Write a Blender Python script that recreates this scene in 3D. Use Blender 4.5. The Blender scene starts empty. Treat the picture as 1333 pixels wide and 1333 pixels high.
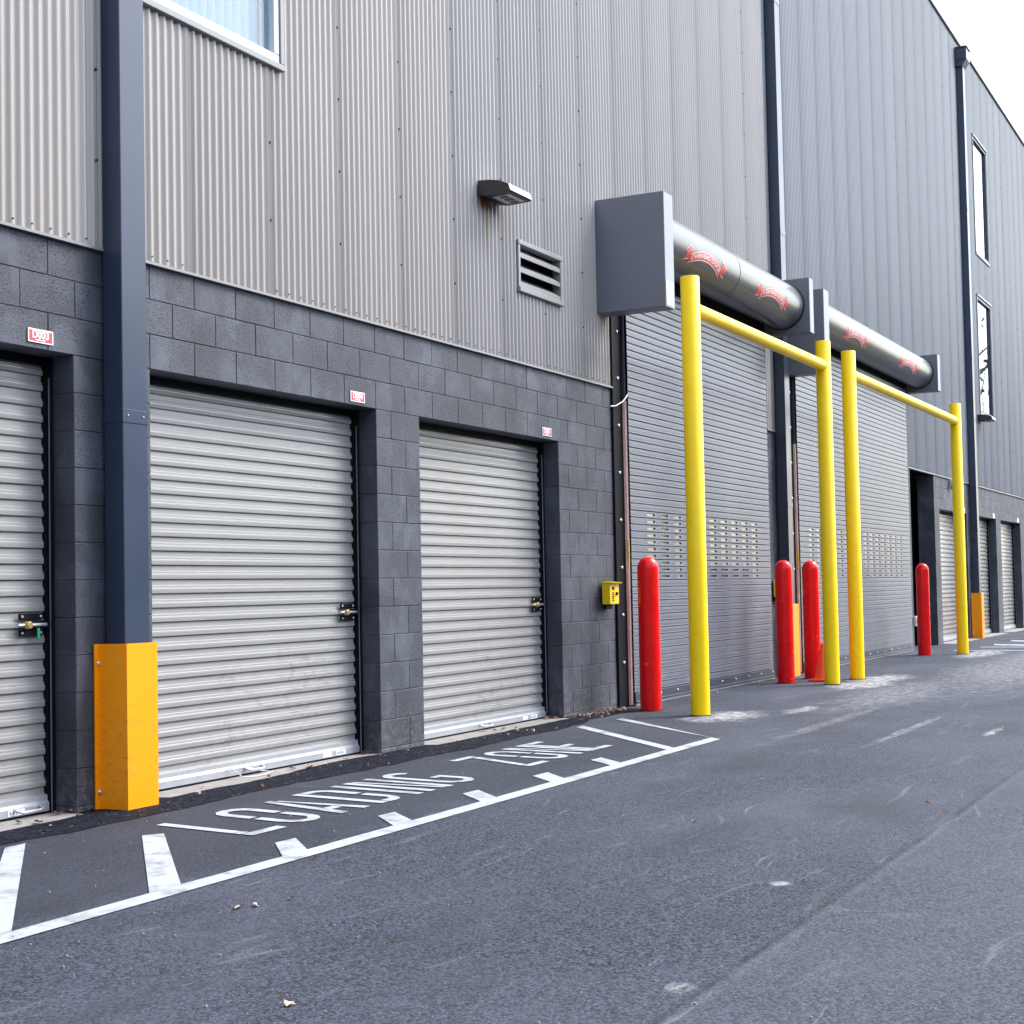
import bpy, bmesh, math, random
from mathutils import Vector, Matrix, noise
random.seed(7)
S = bpy.context.scene
COL = S.collection
PI = math.pi

# ------------------------------------------------------------------ camera
CAM = Vector((-6.9391, -5.8914, 1.1577))
YAW, PITCH, ROLL = 1.098938, 0.041034, -0.020139
F_PX, CX, CY, PXW = 2003.2, 670.57, 685.10, 1333.0
fw = Vector((math.sin(YAW) * math.cos(PITCH), math.cos(YAW) * math.cos(PITCH), math.sin(PITCH)))
rt = Vector((math.cos(YAW), -math.sin(YAW), 0))
up = rt.cross(fw)
r2 = rt * math.cos(ROLL) + up * math.sin(ROLL)
u2 = -rt * math.sin(ROLL) + up * math.cos(ROLL)
cd = bpy.data.cameras.new('camera')
cam = bpy.data.objects.new('camera', cd)
COL.objects.link(cam)
m = Matrix((r2, u2, -fw)).transposed().to_4x4()
m.translation = CAM
cam.matrix_world = m
cd.sensor_fit = 'HORIZONTAL'
cd.sensor_width = 36.0
cd.lens = F_PX / PXW * 36.0
cd.shift_x = (PXW / 2 - CX) / PXW
cd.shift_y = (CY - PXW / 2) / PXW
cd.clip_start, cd.clip_end = 0.05, 2000
S.camera = cam

# ------------------------------------------------------------------ sky, sun, exposure
SUN_EL, SUN_AZ = math.radians(46), math.radians(132)      # azimuth measured from +Y towards +X
w = bpy.data.worlds.new('World')
S.world = w
w.use_nodes = True
nt = w.node_tree
nt.nodes.clear()
out = nt.nodes.new('ShaderNodeOutputWorld')
bg = nt.nodes.new('ShaderNodeBackground')
sky = nt.nodes.new('ShaderNodeTexSky')
sky.sky_type = 'NISHITA'
sky.sun_disc = False
sky.sun_elevation = SUN_EL
sky.sun_rotation = SUN_AZ
sky.dust_density = 2.0
sky.air_density = 1.3
sky.ozone_density = 2.0
hs = nt.nodes.new('ShaderNodeHueSaturation')
hs.inputs['Saturation'].default_value = 0.62
nt.links.new(sky.outputs[0], hs.inputs['Color'])
nt.links.new(hs.outputs[0], bg.inputs[0])
bg.inputs[1].default_value = 0.15
nt.links.new(bg.outputs[0], out.inputs[0])
sl = bpy.data.lights.new('sun', 'SUN')
sl.energy = 1.1
sl.angle = math.radians(22)
sl.color = (1.0, 0.985, 0.96)
so = bpy.data.objects.new('sun', sl)
COL.objects.link(so)
sd = Vector((math.sin(SUN_AZ) * math.cos(SUN_EL), math.cos(SUN_AZ) * math.cos(SUN_EL), math.sin(SUN_EL)))
so.rotation_euler = (-sd).to_track_quat('-Z', 'Y').to_euler()
so.location = sd * 60
vs = S.view_settings
vs.view_transform = 'Standard'
vs.look = 'None'
vs.gamma = 1.0
vs.exposure = 1.85
S.cycles.use_denoising = True
S.cycles.denoiser = 'OPENIMAGEDENOISE'
S.cycles.denoising_input_passes = 'RGB_ALBEDO_NORMAL'
S.cycles.denoising_prefilter = 'NONE'
try:
    vs.use_curve_mapping = False
except Exception:
    pass


# ------------------------------------------------------------------ helpers: materials
class NG:
    def __init__(s, name):
        s.m = bpy.data.materials.new(name)
        s.m.use_nodes = True
        s.t = s.m.node_tree
        s.b = s.t.nodes['Principled BSDF']

    def n(s, ty, **kw):
        nd = s.t.nodes.new(ty)
        for k, v in kw.items():
            if k in nd.inputs.keys():
                nd.inputs[k].default_value = v
            else:
                setattr(nd, k, v)
        return nd

    def l(s, a, b):
        s.t.links.new(a, b)

    def coord(s, world=True, scale=(1, 1, 1)):
        if world:
            o = s.n('ShaderNodeNewGeometry').outputs['Position']
        else:
            o = s.n('ShaderNodeTexCoord').outputs['Object']
        mp = s.n('ShaderNodeMapping')
        mp.inputs['Scale'].default_value = scale
        s.l(o, mp.inputs[0])
        return mp.outputs[0]

    def noise(s, co, scale, detail=4, rough=0.55):
        t = s.n('ShaderNodeTexNoise')
        t.inputs['Scale'].default_value = scale
        t.inputs['Detail'].default_value = detail
        t.inputs['Roughness'].default_value = rough
        s.l(co, t.inputs['Vector'])
        return t.outputs['Fac']

    def ramp(s, fac, a, b, lo=(0, 0, 0, 1), hi=(1, 1, 1, 1)):
        r = s.n('ShaderNodeValToRGB')
        r.color_ramp.elements[0].position = a
        r.color_ramp.elements[1].position = b
        r.color_ramp.elements[0].color = lo
        r.color_ramp.elements[1].color = hi
        s.l(fac, r.inputs[0])
        return r.outputs[0]

    def mix(s, fac, a, b, mode='MIX'):
        x = s.n('ShaderNodeMix', data_type='RGBA', blend_type=mode)
        for i, v in ((0, fac), (6, a), (7, b)):
            if hasattr(v, 'is_output'):
                s.l(v, x.inputs[i])
            else:
                x.inputs[i].default_value = v if i == 0 else (tuple(v) + (1,))[:4]
        return x.outputs[2]

    def math(s, op, a, b=0.0, clamp=False):
        x = s.n('ShaderNodeMath', operation=op)
        x.use_clamp = clamp
        for i, v in ((0, a), (1, b)):
            if hasattr(v, 'is_output'):
                s.l(v, x.inputs[i])
            else:
                x.inputs[i].default_value = v
        return x.outputs[0]

    def bump(s, h, strength=0.3, dist=0.01):
        b = s.n('ShaderNodeBump')
        b.inputs['Strength'].default_value = strength
        b.inputs['Distance'].default_value = dist
        s.l(h, b.inputs['Height'])
        s.l(b.outputs[0], s.b.inputs['Normal'])


def pbr(name, col, rough=0.5, metal=0.0, var=0.10, scale=6.0, bump=0.0, bscale=80.0, dirt=None, coat=0.0, vscale=(1, 1, 1), spec=0.5, rvar=0.16, scuff=None):
    g = NG(name)
    co = g.coord(True, vscale)
    n1 = g.noise(co, scale, 5)
    lo = tuple(c * (1 - var) for c in col) + (1,)
    hi = tuple(min(1, c * (1 + var)) for c in col) + (1,)
    c = g.ramp(n1, 0.3, 0.7, lo, hi)
    if dirt:
        n2 = g.noise(g.coord(True, (1, 1, 0.35)), dirt[1], 6, 0.65)
        c = g.mix(g.ramp(n2, dirt[2], dirt[2] + 0.18), c, dirt[0])
    if scuff:                      # (colour, scale, threshold, top height, amount): knocks and rubs left by vehicles
        sx = g.n('ShaderNodeSeparateXYZ')
        g.l(g.n('ShaderNodeNewGeometry').outputs['Position'], sx.inputs[0])
        hz = g.math('MULTIPLY', g.math('SUBTRACT', scuff[3], sx.outputs[2]), 3.0, True)
        n3 = g.noise(g.coord(True, (1, 1, 2.2)), scuff[1], 6, 0.75)
        n4 = g.ramp(g.noise(g.coord(True), scuff[1] * .22, 3), .42, .60)
        f_ = g.math('MULTIPLY', g.math('MULTIPLY', g.ramp(n3, scuff[2], scuff[2] + .06), n4), hz)
        c = g.mix(g.math('MULTIPLY', f_, scuff[4]), c, scuff[0])
    g.l(c, g.b.inputs['Base Color'])
    rr = g.math('MULTIPLY_ADD', n1, rvar)
    g.t.nodes[-1].inputs[2].default_value = max(0.02, rough - rvar / 2)
    g.l(rr, g.b.inputs['Roughness'])
    g.b.inputs['Metallic'].default_value = metal
    g.b.inputs['Specular IOR Level'].default_value = spec
    if coat:
        g.b.inputs['Coat Weight'].default_value = coat
        g.b.inputs['Coat Roughness'].default_value = 0.15
    if bump:
        g.bump(g.noise(co, bscale, 3), bump, 0.004)
    return g.m


def mat_block():
    g = NG('painted_block')
    co = g.coord(True)
    big = g.noise(co, 1.7, 6, .65)
    fine = g.noise(co, 130, 4, 0.7)
    mid = g.noise(co, 22, 4, 0.6)
    c = g.ramp(big, 0.34, 0.64, (.024, .028, .040, 1), (.078, .089, .116, 1))
    oi = g.n('ShaderNodeObjectInfo')
    hv = g.n('ShaderNodeHueSaturation')
    v = g.math('MULTIPLY_ADD', oi.outputs['Random'], 0.34)
    g.t.nodes[-1].inputs[2].default_value = 0.80
    g.l(v, hv.inputs['Value'])
    g.l(c, hv.inputs['Color'])
    c = hv.outputs[0]
    # pits in the block face: small dark holes gathered in clusters
    clus = g.ramp(g.noise(co, 3.1, 2), 0.40, 0.56)
    pits = g.ramp(g.noise(co, 80, 2, 0.5), 0.57, 0.64)
    pm = g.math('MULTIPLY', pits, clus)
    c = g.mix(g.math('MULTIPLY', pm, 0.8), c, (.03, .035, .05))
    # roller laps of a second coat of paint
    lap = g.ramp(g.noise(g.coord(True, (2.2, 2.2, 1.4)), 1.9, 2.0, 0.4), 0.50, 0.535)
    c = g.mix(g.math('MULTIPLY', lap, 0.55), c, (.030, .035, .050))
    # splash of dust near the ground
    sx = g.n('ShaderNodeSeparateXYZ')
    g.l(g.n('ShaderNodeNewGeometry').outputs['Position'], sx.inputs[0])
    low = g.math('SUBTRACT', 0.45, sx.outputs[2], True)
    dm = g.math('MULTIPLY', low, g.ramp(mid, 0.45, 0.65))
    c = g.mix(g.math('MULTIPLY', dm, 0.9), c, (.22, .20, .20))
    g.l(c, g.b.inputs['Base Color'])
    g.b.inputs['Roughness'].default_value = 0.62
    hh = g.math('SUBTRACT', g.math('MULTIPLY_ADD', mid, 0.5), g.math('MULTIPLY', pm, 1.5))
    hh = g.math('ADD', hh, g.math('MULTIPLY', fine, 0.55))
    g.bump(hh, 0.8, 0.006)
    return g.m


def mat_asphalt(name, base, fresh=False):
    g = NG(name)
    co = g.coord(True)
    agg = g.noise(co, 85, 4, 1.0)
    agg2 = g.n('ShaderNodeTexVoronoi')
    agg2.inputs['Scale'].default_value = 95 if not fresh else 45
    g.l(co, agg2.inputs['Vector'])
    vcol = g.n('ShaderNodeSeparateColor')
    g.l(agg2.outputs['Color'], vcol.inputs[0])
    grain = g.math('MULTIPLY_ADD', g.math('SUBTRACT', vcol.outputs[1], 0.5), 0.20)
    g.l(agg, g.t.nodes[-1].inputs[2])
    c = g.ramp(grain, 0.45, 0.56, tuple(x * 0.08 for x in base) + (1,), tuple(x * 2.35 for x in base) + (1,))
    # single pale stones
    st = g.math('MULTIPLY', g.ramp(vcol.outputs[0], 0.90, 0.92), g.ramp(agg2.outputs['Distance'], 0.22, 0.34, (1, 1, 1, 1), (0, 0, 0, 1)))
    c = g.mix(g.math('MULTIPLY', st, 0.7), c, (.24, .25, .275))
    if not fresh:
        # worn, dusty areas
        d1 = g.noise(g.coord(True, (0.55, 1.0, 1)), 0.55, 6, 0.62)
        c = g.mix(g.math('MULTIPLY', g.ramp(d1, 0.40, 0.66), 0.60), c, (.074, .083, .110))
        # scuffs drawn out along the drive
        mp = g.coord(True, (0.35, 2.4, 1))
        sc = g.noise(mp, 1.3, 8, 0.72)
        c = g.mix(g.math('MULTIPLY', g.ramp(sc, 0.59, 0.73), 0.48), c, (.18, .19, .225))
        sc2 = g.noise(g.coord(True, (1.6, 0.5, 1)), 1.1, 9, 0.75)
        c = g.mix(g.math('MULTIPLY', g.ramp(sc2, 0.61, 0.73), 0.45), c, (.22, .225, .245))
        # thin scratches and tyre scrapes at several slants
        for ang, sc_, th in ((14, 1.6, .675), (-9, 1.3, .68), (24, 2.2, .69)):
            mp = g.n('ShaderNodeMapping')
            mp.inputs['Rotation'].default_value = (0, 0, math.radians(ang))
            mp.inputs['Scale'].default_value = (.55 * sc_, 9 * sc_, 1)
            g.l(g.n('ShaderNodeNewGeometry').outputs['Position'], mp.inputs[0])
            g.t.links.remove(mp.inputs[0].links[0])
            wv_ = g.n('ShaderNodeVectorMath', operation='ADD')
            g.l(co, wv_.inputs[0])
            cn = g.n('ShaderNodeTexNoise')
            cn.inputs['Scale'].default_value = .5
            cn.inputs['Detail'].default_value = 2
            g.l(co, cn.inputs['Vector'])
            g.l(cn.outputs['Color'], wv_.inputs[1])
            g.l(wv_.outputs[0], mp.inputs[0])
            f_ = g.ramp(g.noise(mp.outputs[0], 1.2, 3, .6), th, th + .05)
            c = g.mix(g.math('MULTIPLY', f_, .34), c, (.19, .20, .23))
        # dark oil and tyre stains
        dk = g.noise(g.coord(True, (0.5, 1.1, 1)), 0.9, 5, 0.6)
        c = g.mix(g.math('MULTIPLY', g.ramp(dk, 0.52, 0.66), 0.6), c, (.022, .025, .034))
        # cement dust trodden round the steel posts and across the drive
        sx = g.n('ShaderNodeSeparateXYZ')
        g.l(g.n('ShaderNodeNewGeometry').outputs['Position'], sx.inputs[0])
        wob = g.noise(co, 4.5, 7, 0.75)
        tot = None
        for (px, py, rx, ry, amt) in ((6.05, -1.30, .62, .30, .85), (10.45, -1.42, .85, .34, .9), (11.55, -1.35, .9, .30, .9), (18.1, -1.35, 1.5, .32, .8), (9.3, -2.1, 2.6, .5, .30), (5.2, -3.1, 1.3, .05, .40), (5.2, -3.75, .35, .045, .7), (6.0, -2.35, 2.2, .08, .22), (15, -2.6, 6, .9, .35), (-1.13, -4.05, .05, .04, .8), (-2.73, -4.25, .06, .045, .7), (6.9, -1.75, .5, .12, .6)):
            ax = g.math('DIVIDE', g.math('SUBTRACT', sx.outputs[0], px), rx)
            ay = g.math('DIVIDE', g.math('SUBTRACT', sx.outputs[1], py), ry)
            rr = g.math('SQRT', g.math('ADD', g.math('MULTIPLY', ax, ax), g.math('MULTIPLY', ay, ay)))
            e = g.math('SUBTRACT', g.math('MULTIPLY_ADD', wob, 2.2), rr)
            g.t.nodes[-2].inputs[2].default_value = 0.05
            e = g.math('MULTIPLY', e, 1.5, True)
            e = g.math('MULTIPLY', e, amt)
            tot = e if tot is None else g.math('MAXIMUM', tot, e)
        tot = g.math('MULTIPLY', tot, g.ramp(g.noise(g.coord(True, (.6, 1.6, 1)), 8, 7, 0.8), 0.38, 0.62))
        c = g.mix(tot, c, (.48, .48, .49))
        # paler, older lane beyond the paving joint
        wv = g.math('MULTIPLY_ADD', g.noise(co, 1.4, 3), 0.035)
        g.t.nodes[-1].inputs[2].default_value = -4.335
        jl = g.math('SUBTRACT', wv, sx.outputs[1])
        old = g.math('MULTIPLY', g.math('MULTIPLY', jl, 30.0, True), 0.14)
        c = g.mix(old, c, (.12, .13, .155))
        seam = g.math('SUBTRACT', 1.0, g.math('MULTIPLY', g.math('ABSOLUTE', jl), 42.0), True)
        seam = g.math('MULTIPLY', seam, g.ramp(g.noise(co, 5, 4), 0.35, 0.6))
        c = g.mix(g.math('MULTIPLY', seam, 0.75), c, (.010, .011, .016))
        edge = g.math('SUBTRACT', 1.0, g.math('MULTIPLY', g.math('ABSOLUTE', g.math('SUBTRACT', jl, 0.035)), 34.0), True)
        c = g.mix(g.math('MULTIPLY', g.math('MULTIPLY', edge, g.ramp(g.noise(co, 7, 5, .7), .35, .65)), 0.16), c, (.2, .21, .23))
    if not fresh:
        # the loading bay was paved later and is blacker
        ez = g.math('MULTIPLY_ADD', g.noise(co, 1.7, 5, .7), .9)
        g.t.nodes[-1].inputs[2].default_value = 1.55
        bay = g.math('MULTIPLY', g.math('ADD', sx.outputs[1], ez), 3.0, True)
        bx_ = g.math('MULTIPLY', g.math('SUBTRACT', 5.6, sx.outputs[0]), .8, True)
        c = g.mix(g.math('MULTIPLY', g.math('MULTIPLY', bay, bx_), .50), c, (.010, .0125, .020))
    g.l(c, g.b.inputs['Base Color'])
    g.b.inputs['Roughness'].default_value = 0.8
    g.b.inputs['Specular IOR Level'].default_value = 0.3 if not fresh else 0.12
    h = g.math('SUBTRACT', g.math('MULTIPLY', agg, 0.8), g.math('MULTIPLY', agg2.outputs['Distance'], 0.6))
    g.bump(h, 0.75 if fresh else 0.55, 0.012 if fresh else 0.007)
    return g.m


def mat_paint_line():
    g = NG('road_paint')
    co = g.coord(True)
    n = g.noise(co, 190, 3, 0.7)
    wear = g.noise(co, 5, 7, 0.7)
    c = g.ramp(n, 0.25, 0.6, (.26, .29, .32, 1), (.43, .46, .49, 1))
    f = g.math('MULTIPLY', g.ramp(wear, 0.50, 0.66), g.ramp(n, 0.36, 0.54))
    c = g.mix(f, c, (.10, .105, .12))
    g.l(c, g.b.inputs['Base Color'])
    g.b.inputs['Roughness'].default_value = 0.6
    g.bump(n, 0.4, 0.004)
    return g.m


def mat_cladding(name, lo, hi, amt_=.42):
    g = NG(name)
    co = g.coord(True, (1, 1, 0.25))
    n = g.noise(co, 1.6, 4)
    oi = g.n('ShaderNodeObjectInfo')
    c = g.ramp(n, 0.3, 0.7, lo + (1,), hi + (1,))
    hv = g.n('ShaderNodeHueSaturation')
    v = g.math('MULTIPLY_ADD', oi.outputs['Random'], 0.08)
    g.t.nodes[-1].inputs[2].default_value = 0.96
    g.l(v, hv.inputs['Value'])
    g.l(c, hv.inputs['Color'])
    c = hv.outputs[0]
    # shade painted across each sheet from its lapped edge, plus a brown lap strip
    so_ = g.n('ShaderNodeSeparateXYZ')
    g.l(g.n('ShaderNodeTexCoord').outputs['Object'], so_.inputs[0])
    shade_grad = g.math('SUBTRACT', 1.0, g.math('DIVIDE', so_.outputs[0], 0.42), True)
    shade_grad = g.math('MULTIPLY', g.math('MULTIPLY', shade_grad, g.ramp(n, 0.2, 0.6)), amt_)
    c = g.mix(shade_grad, c, tuple(q * .62 for q in lo))
    lapm = g.math('LESS_THAN', so_.outputs[0], .015)
    c = g.mix(g.math('MULTIPLY', lapm, .35), c, (.13, .115, .105))
    # rust runs and a blue-grey patch below the wall lamp
    sx = g.n('ShaderNodeSeparateXYZ')
    g.l(g.n('ShaderNodeNewGeometry').outputs['Position'], sx.inputs[0])
    wob = g.math('MULTIPLY', g.math('SUBTRACT', g.noise(g.coord(True, (30, 1, 2.5)), 1.0, 4), 0.5), 0.35)
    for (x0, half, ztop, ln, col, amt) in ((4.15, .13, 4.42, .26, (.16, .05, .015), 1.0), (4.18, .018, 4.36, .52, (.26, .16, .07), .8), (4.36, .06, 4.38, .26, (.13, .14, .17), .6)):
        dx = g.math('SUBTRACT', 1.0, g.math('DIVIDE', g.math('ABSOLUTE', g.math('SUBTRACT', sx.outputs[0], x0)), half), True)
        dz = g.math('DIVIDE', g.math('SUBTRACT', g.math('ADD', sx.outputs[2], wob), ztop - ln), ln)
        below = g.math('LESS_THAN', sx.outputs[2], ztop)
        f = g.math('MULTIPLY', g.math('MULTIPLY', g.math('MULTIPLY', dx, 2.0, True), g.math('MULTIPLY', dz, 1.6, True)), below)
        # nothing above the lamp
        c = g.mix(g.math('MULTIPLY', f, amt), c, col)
    g.l(c, g.b.inputs['Base Color'])
    g.b.inputs['Roughness'].default_value = 0.33
    g.b.inputs['Metallic'].default_value = 0.0
    g.b.inputs['Specular IOR Level'].default_value = 0.6
    return g.m


def mat_glass(name, tint, refl=1.0):
    g = NG(name)
    o = g.t.nodes['Material Output']
    tr = g.n('ShaderNodeBsdfTransparent')
    tr.inputs[0].default_value = tint + (1,)
    gl = g.n('ShaderNodeBsdfGlossy')
    gl.inputs['Roughness'].default_value = 0.01
    gl.inputs[0].default_value = (.95, .97, 1, 1)
    lw = g.n('ShaderNodeLayerWeight')
    lw.inputs[0].default_value = 0.5
    pw = g.math('POWER', lw.outputs['Facing'], 4.0)
    fac = g.math('MULTIPLY_ADD', pw, 0.90)
    g.t.nodes[-1].inputs[2].default_value = 0.03
    mx = g.n('ShaderNodeMixShader')
    g.l(fac, mx.inputs[0])
    g.l(tr.outputs[0], mx.inputs[1])
    g.l(gl.outputs[0], mx.inputs[2])
    g.l(mx.outputs[0], o.inputs[0])
    return g.m


M = {}
M['block'] = mat_block()
M['asphalt'] = mat_asphalt('asphalt', (.0255, .0312, .0465))
M['fresh'] = mat_asphalt('fresh_asphalt', (.006, .0075, .0135), True)
M['line'] = mat_paint_line()
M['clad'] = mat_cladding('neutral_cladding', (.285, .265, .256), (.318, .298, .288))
M['clad_warm_light'] = mat_cladding('warm_lit_cladding', (.325, .292, .268), (.362, .328, .302))  # same cladding with warm light put into the colour
M['clad_blue_light'] = mat_cladding('blue_lit_cladding', (.180, .190, .212), (.205, .216, .240), .75)  # same cladding with blue sky light put into the colour
M['trim'] = pbr('pale_trim', (.22, .22, .225), 0.4, 0.0, 0.06)
M['curtain'] = pbr('door_paint', (.300, .298, .292), 0.27, 0.0, 0.03, 1.5, coat=0.4, spec=0.6, rvar=0.0, scuff=((.17, .16, .15), 9, .53, 1.0, .45))
M['alu'] = pbr('white_aluminium', (.33, .345, .37), 0.35, 0.1, 0.08, 12.0, dirt=((.42, .40, .38), 14.0, 0.62))
M['slat'] = pbr('grey_slat_paint', (.108, .120, .152), 0.42, 0.0, 0.08, 2.0, dirt=((.10, .107, .13), 1.2, 0.60), coat=0.08, spec=0.35, rvar=0.03, scuff=((.19, .195, .21), 7, .54, 1.4, .5))
M['hood'] = pbr('grey_hood_paint', (.062, .068, .074), 0.34, 0.2, 0.05, 2.0, coat=0.25)
M['hoodbox'] = pbr('grey_box_paint', (.135, .148, .182), 0.42, 0.0, 0.05, 1.5, dirt=((.148, .16, .193), 1.6, 0.58))
M['galv'] = pbr('bright_sheet_edge', (.20, .215, .245), 0.4, 0.2, 0.12, 5.0)
M['navy'] = pbr('slate_paint', (.034, .048, .082), 0.30, 0.1, 0.07, 2.0, dirt=((.042, .056, .09), 2.5, 0.64), spec=0.4)
M['black'] = pbr('black_steel', (.006, .006, .009), 0.6, 0.0, 0.2, 6.0, spec=0.12)
M['dark'] = pbr('dark_interior', (.010, .011, .016), 0.7, 0.0, 0.2, spec=0.1)
M['bolt'] = pbr('zinc_bolt', (.62, .63, .66), 0.35, 0.7, 0.1, 40.0)
M['yellow'] = pbr('yellow_post_paint', (1.0, .66, .003), 0.34, 0.0, 0.04, 7.0, dirt=((.85, .52, .02), 6.0, 0.74), spec=0.35, scuff=((.34, .25, .08), 16, .585, 1.4, .6))
M['amber'] = pbr('amber_guard_paint', (.98, .315, .001), 0.40, 0.0, 0.04, 4.0, dirt=((.70, .26, .02), 9.0, 0.73), spec=0.3, scuff=((.30, .15, .05), 18, .56, .7, .7))
M['callbox'] = pbr('yellow_box_paint', (.82, .56, .004), 0.4, 0.0, 0.05)
M['red'] = pbr('red_sleeve_plastic', (.80, .0015, .004), 0.26, 0.0, 0.08, 5.0, dirt=((.80, .16, .16), 16.0, 0.73), spec=0.4, scuff=((.66, .20, .20), 15, .60, .8, .6))
M['cone'] = pbr('orange_cone_plastic', (.85, .09, .016), 0.45, 0.0, 0.08)
M['pink'] = pbr('salmon_strip', (.80, .54, .49), 0.5, 0.0, 0.12, 9.0)
M['concrete'] = pbr('concrete_sill', (.25, .235, .225), 0.85, 0.0, 0.18, 9.0, bump=0.5, bscale=160, dirt=((.20, .18, .17), 7.0, 0.6))
M['signred'] = pbr('sign_red', (.50, .05, .075), 0.45, 0.0, 0.05)
M['white'] = pbr('white_print', (.82, .81, .81), 0.5, 0.0, 0.03)
M['logored'] = pbr('logo_red', (.55, .022, .030), 0.4, 0.0, 0.05)
M['logopale'] = pbr('logo_pale', (.74, .62, .62), 0.45, 0.0, 0.04)
M['lens'] = pbr('lamp_lens', (.52, .50, .50), 0.3, 0.0, 0.25, 30.0)
M['bronze'] = pbr('lamp_housing', (.018, .017, .020), 0.45, 0.0, 0.2, 20.0)
M['screw'] = pbr('screw_heads', (.035, .04, .055), 0.5)
M['silver'] = pbr('lamp_lid', (.42, .43, .45), 0.35, 0.4, 0.1)
M['vinyl'] = pbr('window_frame', (.55, .57, .60), 0.4, 0.0, 0.04)
M['frame'] = pbr('dark_window_frame', (.045, .055, .085), 0.4, 0.2, 0.1)
M['blind'] = pbr('blind_fabric', (.20, .27, .32), 0.7, 0.0, 0.05)
M['glass'] = mat_glass('window_glass', (.86, .92, .95))
M['brass'] = pbr('brass_lock', (.55, .38, .16), 0.35, 0.7, 0.15, 60.0)
M['green'] = pbr('green_tag', (.01, .28, .13), 0.5)
M['rope'] = pbr('white_cord', (.68, .66, .62), 0.8)
M['leafA'] = pbr('dry_leaf', (.23, .095, .045), 0.75, 0, 0.4, 60.0)
M['leafB'] = pbr('pale_leaf', (.50, .36, .27), 0.75, 0, 0.3, 60.0)
M['bark'] = pbr('bark', (.25, .225, .20), 0.9, 0, 0.35, 8.0, bump=0.5, bscale=20)
M['foliage'] = pbr('foliage', (.12, .15, .06), 0.7, 0, 0.5, 2.0)
M['foliage2'] = pbr('autumn_foliage', (.26, .17, .08), 0.7, 0, 0.5, 2.0)
M['sticker'] = pbr('paper_sticker', (.72, .76, .82), 0.6, 0, 0.05)
M['ink'] = pbr('blue_ink', (.20, .27, .42), 0.6, 0, 0.1)


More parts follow.
